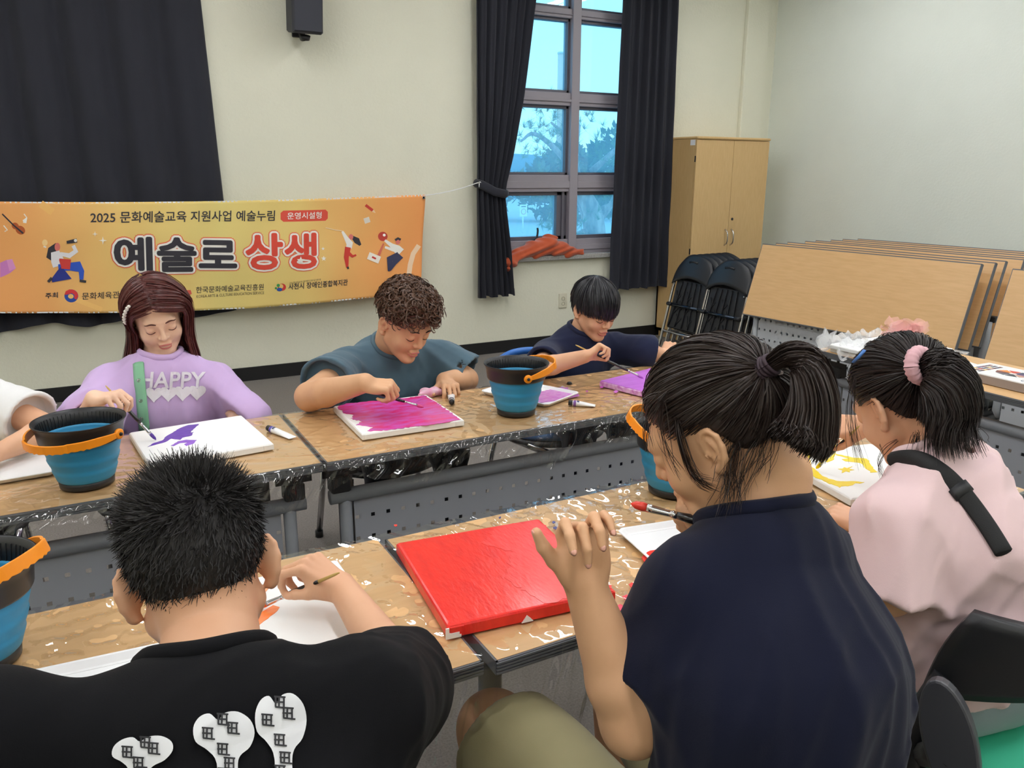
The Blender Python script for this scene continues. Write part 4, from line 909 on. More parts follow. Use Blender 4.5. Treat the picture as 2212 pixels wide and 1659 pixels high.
        for z0, zc, nm in ((-.0515, .0022, 'upper_lip'), (-.0605, -.003, 'lower_lip')):
            m = MB(); xs = np.linspace(-.0185, .0185, 13); m.tube([H.w1((x, face_y(x, z0+zc*(1-(x/.0185)**2))+.0002, z0+zc*(1-(x/.0185)**2))) for x in xs], list(.0008+.0019*np.sqrt(np.maximum(0, 1-(xs/.0187)**2))), 8); m.build(nm, ml, s.root)

# ------------------------------------------------------------------ hair: strands as thin tubes over a close cap
def strands_obj(name, L, r, M, parent, taper=.35, kind='stuff'):
    """L: (n, m, 3) world polylines; r: radius scalar or per strand"""
    n, m_, _ = L.shape; T = np.gradient(L, axis=1); T /= np.linalg.norm(T, axis=2, keepdims=True)+1e-9; g_ = np.random.default_rng(n)
    c0 = L.reshape(-1, 3).mean(0); N = L-c0; N /= np.linalg.norm(N, axis=2, keepdims=True)+1e-9; N = N+g_.normal(size=(n, 1, 3))*.55
    A = np.cross(T, N); A /= np.linalg.norm(A, axis=2, keepdims=True)+1e-9
    rr = (np.broadcast_to(np.asarray(r, float)*1.15, (n,))[:, None]*np.concatenate([np.linspace(1, 1, m_-2), np.linspace(.8, taper, 2)])[None])[..., None]
    V = np.stack([L-rr*A, L+rr*A], 2).reshape(-1, 3); i = np.arange(n)[:, None]*m_*2; j = np.arange(m_-1)[None, :]*2
    F = np.stack([i+j, i+j+1, i+j+3, i+j+2], -1).reshape(-1, 4)
    o = mesh_obj(name, V, F, M, parent, smooth=True); 
    if kind: o['kind'] = kind
    return o
def push_out(Q, off):
    """keep local points outside the skull by off"""
    c, r = SKULL_C, SKULL_R+off; q = (Q-c)/r; k = np.sqrt((q*q).sum(-1, keepdims=True)); return np.where(k < 1, c+q/np.maximum(k, 1e-6)*r, Q)
def roots(n, mask, g):
    out = []
    while sum(len(o) for o in out) < n:
        v = g.normal(size=(n*3, 3)); v /= np.linalg.norm(v, axis=1)[:, None]; p = SKULL_C+v*SKULL_R; out.append(p[mask(p, g)])
    return np.concatenate(out)[:n]
def cap_obj(s, M, mask_fn, off=.006, h=.004, wave=.0):
    H = s.H
    def fn(P):
        Q = H.l(P); d = ell(Q, SKULL_C, SKULL_R+off); d = smax(d, mask_fn(Q), .008)
        if wave: d = d-wave*vnoise(Q, 90, 3)
        return d*H.k
    o = sdf_obj('hair_cap', fn, H.c-.16, H.c+.16, h, M, s.root, smooth=2); o['kind'] = 'stuff'; return o
M_hairE = hair_mat('hair_black_short', (30, 26, 25), .62); M_hairF = hair_mat('hair_dark_brown', (54, 42, 38), .42, .35); M_hairA = hair_mat('hair_red_brown', (96, 42, 38), .4); M_hairB = hair_mat('hair_curly_brown', (92, 62, 44), .42); M_hairC = hair_mat('hair_black', (36, 35, 41), .4)
def on_ray(px, py, p, L, far=False):
    """point on the sight line (px,py) at distance L from p"""
    d = unit(ray(px, py)); q = np.asarray(p)-O; b = d@q; disc = b*b-(q@q-L*L); r = math.sqrt(max(disc, 0)); return O+d*(b+r if far else b-r)
def hand_at(grip, y, z, left, size, P=PINCH):
    h = Hand((0, 0, 0), y, z, left, size, **P); c = (h.tips[0]+h.thumb_tip)/2; return Hand(np.array(grip)-c, y, z, left, size, **P)
def pen_hand(tip, end, frac, y0, left, size):
    a = unit(np.array(end)-np.array(tip)); y0 = np.array(y0, float); yp = unit(y0-a*(y0@a)); y = unit(yp*.9-a*.42); z = unit(a-y*(a@y)); return hand_at(np.array(tip)+(np.array(end)-np.array(tip))*frac, y, z, left, size)
def brush(label, tip, end, paint, kind='flat'):
    tip, end = np.array(tip), np.array(end); a = unit(end-tip); L = np.linalg.norm(end-tip); root = thing('paint_brush', label, 'brush', tuple(tip)); s_ = 1.25 if kind == 'big' else 1.0
    mh = mat('brush_lacquer', (26, 22, 24), .25, coat=.4)
    m = MB(); m.tube([tip+a*x for x in (.0, .006, .016, .024)], [.0012, .0042*s_, .0052*s_, .0042*s_], 10); m.build('bristles', mat('paint_%02x%02x%02x' % paint, paint, .3), root)
    m = MB(); m.tube([tip+a*x for x in (.022, .03, .052, .056, .0561, .062)], [.0047*s_, .0045*s_, .0036*s_, .0036*s_, .0042*s_, .0042*s_], 12); m.build('ferrule', M_chrome, root)
    m = MB(); m.tube([tip+a*x for x in (.06, .08, .11, L-.045)], [.0038*s_, .0052*s_, .0048*s_, .0031*s_], 12); m.build('handle', mh, root)
    m = MB(); m.tube([tip+a*x for x in (L-.046, L-.01, L)], [.0031*s_, .0026*s_, .0012], 10); m.build('handle_end', mat('brush_gold', (196, 164, 92), .35), root)
    return root
def comb(p, steps, ds, flow, off0, off1, g=None):
    """walk the roots along a flow field outside the skull"""
    q = p.copy(); out = [push_out(q, off0)]
    for j in range(steps):
        v = flow(q, j/steps); v /= np.linalg.norm(v, axis=1)[:, None]+1e-9; q = push_out(q+v*(ds[:, None] if not np.isscalar(ds) else ds), off0+(off1-off0)*(j+1)/steps); out.append(q)
    return np.stack(out, 1)
def to_world(H, L): n, m_, _ = L.shape; return H.w(L.reshape(-1, 3)).reshape(n, m_, 3)
def pulled(H, p, tie, m_, g, lift=.006, jit=.0025):
    """strands lying over the skull from the roots to the hair tie"""
    q = (p-SKULL_C)/SKULL_R; q /= np.linalg.norm(q, axis=1)[:, None]; tq = (np.array(tie)-SKULL_C)/SKULL_R; tq /= np.linalg.norm(tq); om = np.arccos(np.clip(q@tq, -.999, .999))[:, None, None]; t = np.linspace(0, 1, m_)[None, :, None]
    s_ = (np.sin((1-t)*om)*q[:, None, :]+np.sin(t*om)*tq)/np.sin(om); k = g.random((len(p), 1, 1)); L = SKULL_C+s_*(SKULL_R+lift*(.35+k*.9)*np.minimum(1, t*4+.3)); L = L+g.normal(size=(len(p), 1, 3))*jit*np.sin(t*pi); e = np.array(tie)+g.normal(size=(len(p), 1, 3))*.004
    w_ = np.clip((t-.8)/.2, 0, 1)**2; return to_world(H, L*(1-w_)+e*w_)
def tail(path, rad, n, m_, g, fray=.25, twist=0.0):
    c = np.array(catmull(path, 8)); T = np.gradient(c, axis=0); T /= np.linalg.norm(T, axis=1)[:, None]; A = np.cross(T, (.3, .8, .5)); A /= np.linalg.norm(A, axis=1)[:, None]; B = np.cross(T, A); k = len(c); rr = np.interp(np.linspace(0, 1, k), np.linspace(0, 1, len(rad)), rad)
    a = g.random(n)*2*pi; q = np.sqrt(g.random(n)); end = 1-fray*g.random(n)**2; tt = np.linspace(0, 1, m_)[None]*end[:, None]; x = tt*(k-1); i = np.clip(x.astype(int), 0, k-2); f = (x-i)[..., None]
    def ip(V): return V[i]*(1-f)+V[i+1]*f
    R_ = ip(rr[:, None]); aa = a[:, None, None]+twist*tt[..., None]; return ip(c)+(ip(A)*np.cos(aa)+ip(B)*np.sin(aa))*R_*q[:, None, None]+g.normal(size=(n, 1, 3))*.004*tt[..., None]**2
def lock(path, n, m_, g, w=.006, r=.00035):
    c = np.array(catmull(path, 6)); x = np.linspace(0, len(c)-1, m_); i = np.clip(x.astype(int), 0, len(c)-2); f = (x-i)[:, None]; b = c[i]*(1-f)+c[i+1]*f; t = np.linspace(0, 1, m_)[None, :, None]
    return b[None]+g.normal(size=(n, 1, 3))*w*(.35+.65*t)+g.normal(size=(n, 1, 3))*w*.5*np.sin(t*pi*1.5)

def drape_pts(fn, pts, D, lift):
    out = []
    for p in pts:
        o_ = unit(p-O); a = np.linalg.norm(p-O); xs = np.linspace(a-.40, a+.40, 260); v = fn(O+xs[:, None]*o_); i = int(np.argmax(v < 0)) if (v < 0).any() else 130; i = max(i, 1); t_ = xs[i-1]+(xs[i]-xs[i-1])*float(np.clip(v[i-1]/(v[i-1]-v[i]+1e-9), 0, 1)); out.append(O+o_*(t_-lift))
    return out
def SHIRT_MESH(P_, v2, f, D, name, col, lift, mx):
    bm = bmesh.new(); vs = [bm.verts.new((x, y, 0)) for x, y in v2]
    for q in f:
        try: bm.faces.new([vs[i] for i in q])
        except ValueError: pass
    bmesh.ops.triangulate(bm, faces=bm.faces[:])
    for _ in range(7):
        es = [e for e in bm.edges if e.calc_length() > mx]
        if not es: break
        bmesh.ops.subdivide_edges(bm, edges=es, cuts=1); bmesh.ops.triangulate(bm, faces=bm.faces[:])
    X = drape_pts(P_.shirt_fn, [atd(q.co.x, q.co.y, D) for q in bm.verts], D, lift)
    for q, x in zip(bm.verts, X): q.co = Vector(x)
    me = bpy.data.meshes.new(name); bm.to_mesh(me); bm.free(); me.materials.append(mat('textile_ink_%02x%02x%02x' % col, col, .7)); o = bpy.data.objects.new(name, me); COL.objects.link(o); adopt(o, P_.root); return o
def SHIRT_POLY(P_, pts, D, name, col, lift=.003): return SHIRT_MESH(P_, pts, [tuple(range(len(pts)))], D, name, col, lift, 6 if D < 1.5 else 8)
def SHIRT_TEXT(P_, body, quad, D, name, col, off):
    v, f = text_mesh(body, off); lo, hi = v.min(0), v.max(0); u = (v[:, 0]-lo[0])/(hi[0]-lo[0]); w_ = (v[:, 1]-lo[1])/(hi[1]-lo[1]); a, b, c = [np.array(q, float) for q in quad]; return SHIRT_MESH(P_, [tuple(q) for q in a+np.outer(u, b-a)+np.outer(w_, c-a)], f, D, name, col, .004, 10)
def heart(x, y, w_, h_): return [(x+w_*.5*1.05*(math.sin(t)**3), y-h_*.5*(.8125*math.cos(t)-.3125*math.cos(2*t)-.125*math.cos(3*t)-.0625*math.cos(4*t))) for t in np.linspace(0, 2*pi, 25)[:-1]]
def on_skull(H, px, py, off):
    d = ray(px, py); o_ = (H.l(O[None])[0]-SKULL_C)/(SKULL_R+off); e_ = (H.l((O+d)[None])[0]-SKULL_C)/(SKULL_R+off)-o_; a, b, c = e_@e_, o_@e_, o_@o_-1; disc = b*b-a*c; t = (-b-math.sqrt(max(disc, 0)))/a; q = o_+e_*t; q /= max(1, np.linalg.norm(q)); return SKULL_C+q*(SKULL_R+off)
# ---------------- E: boy in black, seen from behind
H = Head(atd(433, 1242, .97), (.10, .86, -.50), 5, .98, .72, 1.0)
tE = atz(558, 1312, .747); eE = on_ray(733, 1237, tE, .185); rh = pen_hand(tE, eE, .36, (-.75, .65, .05), False, .88)
lh = Hand((-.30, 1.06, .79), (.2, .95, -.1), (0, .1, 1), True, .86, **REST)
E_ = Person('boy in a black shirt with white bone print, back to the camera', H, (.070, .805, .925), [(.070, .775, .905), (.07, .71, .79), (.07, .64, .62), (.07, .58, .48)], (1, -.06, .02), [.115, .165, .165, .165], [.075, .105, .11, .12],
    [dict(sh=(.232, .775, .885), el=(.350, .950, .765), wr=rh.o, hand=rh), dict(sh=(-.13, .80, .952), el=(-.29, .92, .81), wr=lh.o, hand=lh)], skin=M_skinB, h=.0030, neck_r=.055)
E_.make_body(); E_.make_shirt('shirt', cloth_mat('black_jersey', (16, 16, 19), sheen=.03), (.72, .85), (.070, .080), fold=.006, collar=.068, shr=.055, h=.005, seed=4)
E_.make_legs(cloth_mat('dark_shorts', (40, 42, 50)), [(-.02, .58, .50), (.16, .58, .50)], [(-.06, .95, .50), (.20, .95, .50)], [(-.06, .93, .07), (.20, .93, .07)])
def mE(Q):
    x, y, z = Q[:, 0], Q[:, 1], Q[:, 2]; hl = np.interp(y, [-.12, -.06, -.02, .02, .05, .09], [-.048, -.042, .012, .03, .045, .06]); return hl-z
cap_obj(E_, M_hairE, lambda Q: mE(Q)+.014, .004)
g = np.random.default_rng(11); n = 10000
p = roots(n, lambda p, g: mE(p) < -.004+.012*g.random(len(p)), g); nrm = (p-SKULL_C)/SKULL_R**2; nrm /= np.linalg.norm(nrm, axis=1)[:, None]
top = np.clip((p[:, 2]-.05)/.05, 0, 1); low = np.clip((p[:, 2]+.05)/.09, 0, 1); ln = .004+.012*low+.017*top*(.4+.9*g.random(n))
tg = np.cross(nrm, unit((.1, -.75, .65))); tg /= np.linalg.norm(tg, axis=1)[:, None]+1e-6; down = np.array((0, -.15, -1.0))-nrm*(nrm@np.array((0, -.15, -1.0)))[:, None]
dv = nrm*(.30+.55*top)[:, None]+tg*(.35*(1-top)+.35)[:, None]*.6+down*(1.0*(1-top))[:, None]+np.array((-.35, .45, .2))*top[:, None]*.8+g.normal(size=(n, 3))*.2; dv /= np.linalg.norm(dv, axis=1)[:, None]
t = np.linspace(0, 1, 5)[None, :, None]; L = p[:, None, :]+dv[:, None, :]*ln[:, None, None]*t+g.normal(size=(n, 1, 3))*.003*t**2+nrm[:, None, :]*.002
strands_obj('hair', to_world(H, L), .00055, M_hairE, E_.root)
brush('brush with a gold handle end in the hand of the boy in black', tE, eE, (240, 110, 40))

def bone(cx_, cy_, w_, h_, lean=0.0):
    out = []
    for t in np.linspace(-.5, 1, 40)[:-1] if False else np.linspace(0, 1, 34): out.append(t)
    L_ = [(-.16, 1.0), (-.16, .55), (-.30, .40), (-.50, .30), (-.52, .14), (-.40, .02), (-.22, -.02), (-.08, .05), (.06, -.03), (.28, -.04), (.48, .05), (.54, .20), (.44, .36), (.26, .46), (.20, .60), (.20, 1.0)]
    q_ = [np.array((cx_+(a+lean*b)*w_, cy_+b*h_)) for a, b in L_]; n_ = len(q_); sm = []
    for i in range(n_):
        for t in (0, .25, .5, .75):
            a, b, c, d = q_[(i-1) % n_], q_[i], q_[(i+1) % n_], q_[(i+2) % n_]; sm.append(tuple(.5*((2*b)+(c-a)*t+(2*a-5*b+4*c-d)*t*t+(3*b-a-3*c+d)*t**3)))
    return sm
GL = (34, 34, 38)
for bx, by, bw, bh, ln in ((313, 1595, 122, 130, -.25), (480, 1545, 124, 190, .12), (604, 1508, 104, 240, .10)):
    SHIRT_POLY(E_, bone(bx, by, bw, bh, ln), .8, 'bone_print', (222, 223, 226), .0045)
    k = 0
    for dx, dy in ((-.26, .16), (.18, .10), (-.02, .34), (.02, .0), (.08, .50), (-.04, .62)):
        gx, gy = bx+(dx+ln*dy)*bw, by+dy*bh+8
        if gy > 1690: continue
        for st in ([(-12, -13), (-12, 12)], [(-3, -14), (-4, 13)], [(8, -12), (8, 12)], [(-16, -13), (12, -11)], [(-15, 0), (10, 1)], [(-13, 12), (16, 15)]): SHIRT_POLY(E_, stroke([(gx+a*.9, gy+b*.9) for a, b in st], 3.8), .8, 'glyph_print', GL, .0060)
# ---------------- F: navy shirt, ponytail, profile
H = Head(atd(1557, 936, 1.06), (-.56, .80, -.60), 0, 1.0, .42, .90)
wl = atd(1262, 1258, .98); lhF = Hand(wl, (-.06, .10, 1.0), (.30, .95, -.12), True, .84, curls=[(50, 66, 34), (70, 78, 36), (48, 70, 44), (24, 66, 46)], thumb=[(.022, .022, -.008), (.044, .046, -.010), (.058, .070, -.012), (.066, .094, -.012)], spread=.45)
tF = atd(1363, 1088, 1.08); gF = atd(1528, 1130, 1.05); eF = gF+unit(gF-tF)*.09; rhF = hand_at(gF, (-.75, .45, .45), (.25, .75, .55), False, .92)
F_ = Person('person with a ponytail in a navy shirt and khaki shorts, holding a brush', H, (.735, .685, 1.005), [(.735, .66, .985), (.705, .605, .88), (.675, .56, .66), (.675, .55, .48)], (.93, .36, 0), [.12, .158, .150, .162], [.08, .122, .125, .135],
    [dict(sh=atd(1500, 1300, 1.0), el=atd(1368, 1562, 1.0), wr=wl, hand=lhF, r=(.050, .040, .025)), dict(sh=(.850, .700, .920), el=(.955, .86, .79), wr=rhF.o, hand=rhF, r=(.05, .043, .027))],
    legs=[dict(p=[(.58, .95, .545), (.55, 1.07, .535), (.535, 1.05, .07)], r=[.07, .062, .042]), dict(p=[(.84, 1.0, .545), (.86, 1.12, .535), (.87, 1.1, .07)], r=[.07, .062, .042])], skin=M_skinC, h=.0029, neck_r=.058)
bF = F_.make_body(); M_navy = cloth_mat('navy_jersey', (22, 25, 44), sheen=.08); F_.make_shirt('shirt', M_navy, (.70, .78), (.074, .066), fold=.012, collar=.069, shr=.062, h=.0045, seed=9)
F_.make_legs(cloth_mat('khaki_cotton', (146, 138, 104)), [(.60, .60, .50), (.80, .68, .50)], [(.55, 1.06, .54), (.86, 1.11, .54)], [(.535, 1.05, .07), (.87, 1.1, .07)], r=(.105, .078, .05), short=.93)

lhF.nails(F_.root, mat('nail_pink', (226, 168, 150), .3, coat=.3)); 
TIE = on_skull(H, 1648, 798, .006)
def mF(Q):
    x, y, z = Q[:, 0], Q[:, 1], Q[:, 2]; return np.interp(y, [-.12, -.07, -.045, -.02, .0, .02, .045, .062, .09], [-.035, -.05, -.05, .005, .032, .036, .030, .060, .072])-z
cap_obj(F_, M_hairF, lambda Q: mF(Q)+.006, .004, wave=.001)
g = np.random.default_rng(21); n = 6500; p = roots(n, lambda p, g: mF(p) < .002+.010*g.random(len(p))**2, g); S1 = pulled(H, p, TIE, 12, g, .007)
strands_obj('hair', S1, .0006, M_hairF, F_.root)
DT = float((H.w1(TIE)-O)@_f); tp = [H.w1(TIE), atd(1672, 782, DT-.012), atd(1706, 766, DT-.02), atd(1742, 782, DT-.03), atd(1757, 832, DT-.035), atd(1756, 888, DT-.035), atd(1740, 935, DT-.03), atd(1722, 962, DT-.03)]
strands_obj('ponytail', tail(tp, [.010, .011, .016, .021, .0245, .028, .033, .035], 5200, 18, g, .2), .0006, M_hairF, F_.root)
m = MB(); c = (tp[0]+tp[1])/2; ax = unit(tp[1]-tp[0]); a_ = unit(np.cross(ax, (0, 0, 1))); b_ = np.cross(ax, a_)
for k in range(4): m.tube([c+ax*(.005*k-.010)+(a_*math.cos(q)+b_*math.sin(q))*(.0125+.001*math.sin(3*q+k)) for q in np.linspace(0, 2*pi, 26)], .0026, 6, False)
m.build('hair_tie', mat('tie_plum', (58, 42, 52), .7), F_.root); m = MB(); m.box(c+a_*-.012+b_*.012, (.008, .008, .004)); m.build('tie_bead', mat('tie_clear', (210, 190, 190), .2), F_.root)
LK = []
for pts, nn, w_ in (([(1462, 905), (1470, 950), (1490, 1010), (1512, 1040), (1538, 1052)], 80, .0042), ([(1440, 850), (1412, 890), (1398, 930), (1404, 975)], 26, .004), ([(1430, 860), (1425, 920), (1440, 980), (1462, 1020)], 30, .006), ([(1600, 950), (1586, 1000), (1578, 1050), (1566, 1090)], 60, .009), ([(1640, 940), (1620, 990), (1600, 1040), (1588, 1080)], 50, .011), ([(1668, 930), (1655, 975), (1630, 1020)], 40, .008), ([(1420, 850), (1395, 870), (1385, 905)], 18, .006), ([(1575, 930), (1560, 985), (1545, 1030)], 14, .006)):
    L = lock([atd(x, y, .985 if x > 1500 else 1.0) for x, y in pts], nn, 12, g, w_); LK.append(push_out(H.l(L.reshape(-1, 3)), -.002).reshape(L.shape))
strands_obj('loose_hair', to_world(H, np.concatenate(LK)), .00035, M_hairF, F_.root)
brush('large brush with red paint held up beside the chin of the navy-shirted person', tF, eF, (226, 62, 48), 'big')

# ---------------- G: pink sweatshirt, seen from behind
H = Head(atd(1956, 872, 1.6), (.12, .84, -.55), 8, 1.06)
tG = atz(1763, 1012, .749); eG = on_ray(1856, 920, tG, .20); rhG = pen_hand(tG, eG, .48, (-.82, .45, .1), False, .86)
lhG = Hand(atz(1872, 1128, .768), (-.25, .95, .05), (-.2, .05, 1), True, .86, curls=[(50, 70, 30)]*4)
G_ = Person('girl in a pale pink sweatshirt with a bunched ponytail and black strap', H, (1.405, .875, .925), [(1.40, .85, .90), (1.395, .82, .80), (1.405, .80, .62), (1.44, .80, .49)], (.99, .05, .03), [.10, .114, .116, .138], [.075, .098, .102, .11],
    [dict(sh=(1.505, .885, .885), el=(1.80, 1.07, .80), wr=rhG.o, hand=rhG), dict(sh=(1.262, .85, .865), el=atd(1925, 1285, 1.44), wr=lhG.o, hand=lhG)], skin=M_skinB, h=.003, neck_r=.05)
G_.make_body(); M_pink = cloth_mat('pale_pink_fleece', (236, 206, 208), var=.04); G_.make_shirt('sweatshirt', M_pink, (.70, 1.0), (.072, .074), fold=.016, collar=.066, shr=.057, h=.005, seed=13, grow=.018, puff=.006, bottom=.54)
G_.make_legs(cloth_mat('light_denim', (150, 168, 172), var=.18), [(1.38, .82, .51), (1.53, .78, .51)], [(1.42, 1.16, .50), (1.66, 1.14, .50)], [(1.42, 1.13, .07), (1.66, 1.12, .07)], r=(.10, .07, .05), shoe=(214, 208, 192))
TG = on_skull(H, 1986, 800, .008); DG = float((H.w1(TG)-O)@_f)
def mG(Q):
    x, y, z = Q[:, 0], Q[:, 1], Q[:, 2]; return np.interp(y, [-.12, -.07, -.045, -.02, .0, .02, .05, .07, .09], [-.05, -.058, -.05, -.002, .028, .032, .03, .058, .07])-z
cap_obj(G_, M_hairE, lambda Q: mG(Q)+.006, .005, wave=.001)
g = np.random.default_rng(31); n = 5000; p = roots(n, lambda p, g: mG(p) < .002+.012*g.random(len(p))**2, g); M_hairG = hair_mat('hair_soft_black', (42, 33, 31), .45, .35)
strands_obj('hair', pulled(H, p, TG, 11, g, .010), .0007, M_hairG, G_.root)
cG = atd(2004, 792, DG-.02); tp = [H.w1(TG), cG, atd(2030, 796, DG-.04), atd(2052, 835, DG-.05), atd(2054, 880, DG-.05), atd(2046, 925, DG-.05)]
S_ = np.concatenate([tail(tp, [.016, .026, .042, .050, .050, .046], 3400, 14, g, .3), tail(tp[:-1]+[atd(2055, 930, DG-.06), atd(2066, 985, DG-.06)], [.012, .022, .036, .042, .04, .04, .05], 700, 14, g, .25)]); strands_obj('ponytail', S_, .0007, M_hairG, G_.root)
LK = []
for pts, nn, w_, D in (([(1845, 815), (1838, 880), (1842, 940), (1856, 1000)], 26, .006, 1.52), ([(1900, 960), (1905, 985), (1898, 1010), (1912, 1040)], 8, .003, 1.5), ([(1940, 950), (1918, 968), (1902, 992), (1908, 1022)], 9, .003, 1.49), ([(1980, 940), (1975, 985), (1985, 1010)], 40, .012, 1.5), ([(2030, 930), (2045, 975), (2040, 1005)], 60, .014, 1.47), ([(2070, 900), (2090, 930), (2098, 945)], 40, .010, 1.48)): LK.append(lock([atd(x, y, D) for x, y in pts], nn, 12, g, w_))
strands_obj('loose_hair', np.concatenate(LK), .0004, M_hairG, G_.root)
ax = unit(tp[2]-tp[0]); a_ = unit(np.cross(ax, (0, 0, 1))); b_ = np.cross(ax, a_); m = MB(); cc = atd(1986, 789, DG-.022); ax = unit(ax*.8-_f*.35+_r*.3); a_ = unit(np.cross(ax, (0, 0, 1))); b_ = np.cross(ax, a_)
m.tube([cc+(a_*math.cos(q)+b_*math.sin(q))*.024 for q in np.linspace(0, 2*pi, 49)], [.0125+.0016*math.sin(k*2.4) for k in range(49)], 12, False); m.build('scrunchie', cloth_mat('scrunchie_pink', (222, 176, 184)), G_.root)
Mtul = bpy.data.materials.new('pink_tulle'); Mtul.use_nodes = True; nn = Mtul.node_tree.nodes; b = nn['Principled BSDF']; b.inputs['Base Color'].default_value = (*lin((252, 194, 190)), 1); b.inputs['Alpha'].default_value = .34; b.inputs['Roughness'].default_value = .9
cT = atd(1956, 728, 1.66); m = MB(); rr = random.Random(5)
for k in range(12):
    a0 = k*2*pi/12*2.0+.3*(k > 5); up = np.array((0, 0, 1.0)); out = _r*math.cos(a0)*1.25+_f*math.sin(a0)*.7; out = out/np.linalg.norm(out); sd_ = np.cross(up, out); el_ = rr.uniform(.15, 1.1); L = rr.uniform(.040, .056)*(.8 if el_ > .9 else 1)
    d_ = unit(out*math.cos(el_)+up*math.sin(el_)); n_ = np.cross(d_, sd_)
    m.grid(lambda u, v: cT+d_*(L*v*(1-.18*(2*u-1)**2))+sd_*((2*u-1)*.030*math.sin(min(1, v+.15)*pi*.62)/.95)+n_*(.006*math.sin(u*9+k)*v), 14, 7)
m.build('tulle_bow', Mtul, G_.root)
m = MB(); m.tube([atd(1843, 783, 1.56), atd(1856, 770, 1.545), atd(1868, 756, 1.545)], .0035, 6, True, ((0, 0, 1), .6)); m.build('hair_clip', mat('clip_blue', (70, 120, 190), .3), G_.root)
# black shoulder strap lying over the sweatshirt
def drape(fn, pts, view, lift):
    return drape_pts(fn, pts, 0, lift)
    out = []
    for p in pts:
        o_, d_ = O, unit(p-O); a, b = np.linalg.norm(p-O)-.35, np.linalg.norm(p-O)+.35; xs = np.linspace(a, b, 240); v = fn(o_+xs[:, None]*d_); i = np.argmax(v < 0); t = xs[i] if (v < 0).any() else np.linalg.norm(p-O); out.append(o_+d_*(t-lift))
    return out
pp = drape(G_.shirt_fn, [atd(x, y, 1.45) for x, y in [(1932, 993), (1942, 989), (1952, 987), (1970, 986), (1990, 990), (2010, 999), (2030, 1012), (2050, 1029), (2068, 1048), (2085, 1069), (2100, 1090), (2115, 1110), (2130, 1130), (2143, 1150), (2156, 1172), (2168, 1193)]], None, .004)
for _ in range(4): pp = [pp[0]]+[(pp[i-1]+2*pp[i]+pp[i+1])/4 for i in range(1, len(pp)-1)]+[pp[-1]]
m = MB(); m.tube(catmull(pp, 3), .016, 10, True, (_f, .18)); sb = m.build('shoulder_strap', mat('strap_black', (24, 24, 26), .75, bump=.3, bscale=600), G_.root)
m = MB(); m.tube([pp[8]-_f*.002, pp[9]-_f*.002], .0195, 10, True, (_f, .22)); m.build('strap_slider', M_dark, sb)
brush('black brush with yellow paint in the hand of the girl in pink', tG, eG, (236, 206, 20))

# ---------------- A: red-haired girl in lilac, facing us
H = Head(atd(338, 682, 2.55), (.06, -.90, -.40), -9, 1.0)
tA = atz(337, 950, .747); eA = on_ray(228, 833, tA, .20, True); rhA = pen_hand(tA, eA, .56, (.75, -.60, .0), False, .84)
lhA = Hand((.34, 2.58, .66), (-.3, -.9, 0), (0, 0, 1), True, .86, **REST)
A_ = Person('girl with red-brown bobbed hair in a lilac sweatshirt', H, (.205, 2.75, .865), [(.205, 2.76, .835), (.205, 2.78, .74), (.205, 2.80, .6), (.205, 2.84, .48)], (-1, 0, 0), [.11, .15, .15, .16], [.075, .10, .11, .12],
    [dict(sh=(.055, 2.74, .81), el=(-.015, 2.63, .75), wr=rhA.o, hand=rhA), dict(sh=(.36, 2.74, .795), el=(.43, 2.62, .69), wr=lhA.o, hand=lhA)], skin=M_skinA, h=.0038, neck_r=.048)
A_.make_body(); A_.features((92, 52, 44)); M_lil = cloth_mat('lilac_fleece', (204, 176, 222), var=.04); A_.make_shirt('sweatshirt', M_lil, (1.25, 1.3), (.068, .062), fold=.007, collar=.062, shr=.055, h=.0055, seed=17, grow=.018, puff=.012)
A_.make_legs(cloth_mat('grey_trousers', (92, 94, 100)), [(.12, 2.84, .50), (.29, 2.84, .50)], [(.10, 2.50, .50), (.32, 2.50, .50)], [(.10, 2.56, .07), (.32, 2.56, .07)])
def mA(Q):
    x, y, z = Q[:, 0], Q[:, 1], Q[:, 2]; return np.interp(y, [-.12, -.03, .0, .03, .05, .065, .09], [-.09, -.085, -.06, .02, .05, .066, .078])-z
cap_obj(A_, M_hairA, lambda Q: mA(Q)+.004, .008)
g = np.random.default_rng(41); n = 4600; p = roots(n, lambda p, g: mA(p) < .004, g); dn = H.R.T@np.array((0, 0, -1.0)); dn = unit(dn*np.array((1, .35, 1))); PX = .012
sgA = np.where(p[:, 0] > PX, 1.0, -1.0)[:, None]
def flowA(q, t):
    nr = (q-SKULL_C)/SKULL_R**2; nr /= np.linalg.norm(nr, axis=1)[:, None]; v = dn[None]+sgA*np.array([[1.0, 0, 0]])*np.clip((q[:, 2:3]-.03)/.06, 0, 1)+sgA*np.array([[2.6, 0, 0]])*np.clip((q[:, 1:2]-.02)/.03, 0, 1)*np.clip((.072-np.abs(q[:, :1]))/.012, 0, 1)+np.array([[0, -.30, 0]])*np.clip((q[:, 1:2]+.0)/.05, 0, 1)*np.clip((q[:, 2:3]+.05)/.05, 0, 1)
    v = v-np.maximum(nr*(v*nr).sum(1)[:, None], 0)*np.where(q[:, 2:3] > -.02, 1.0, 0); return v+sgA*np.array([[.22, 0, 0]])*np.clip((-.05-q[:, 2:3])/.06, 0, 1)
base = comb(p, 17, np.clip((p[:, 2]+.26)/16.3, .007, .021)*(.86+.25*g.random(n)), flowA, .016, .038); base += g.normal(size=(n, 1, 3))*.0035*np.linspace(0, 1, 18)[None, :, None]
strands_obj('hair', to_world(H, base), .0011, M_hairA, A_.root)
SHIRT_TEXT(A_, 'HAPPY', [(300, 838), (442, 838), (303, 803)], 2.85, 'print_lettering', (226, 222, 232), .020)
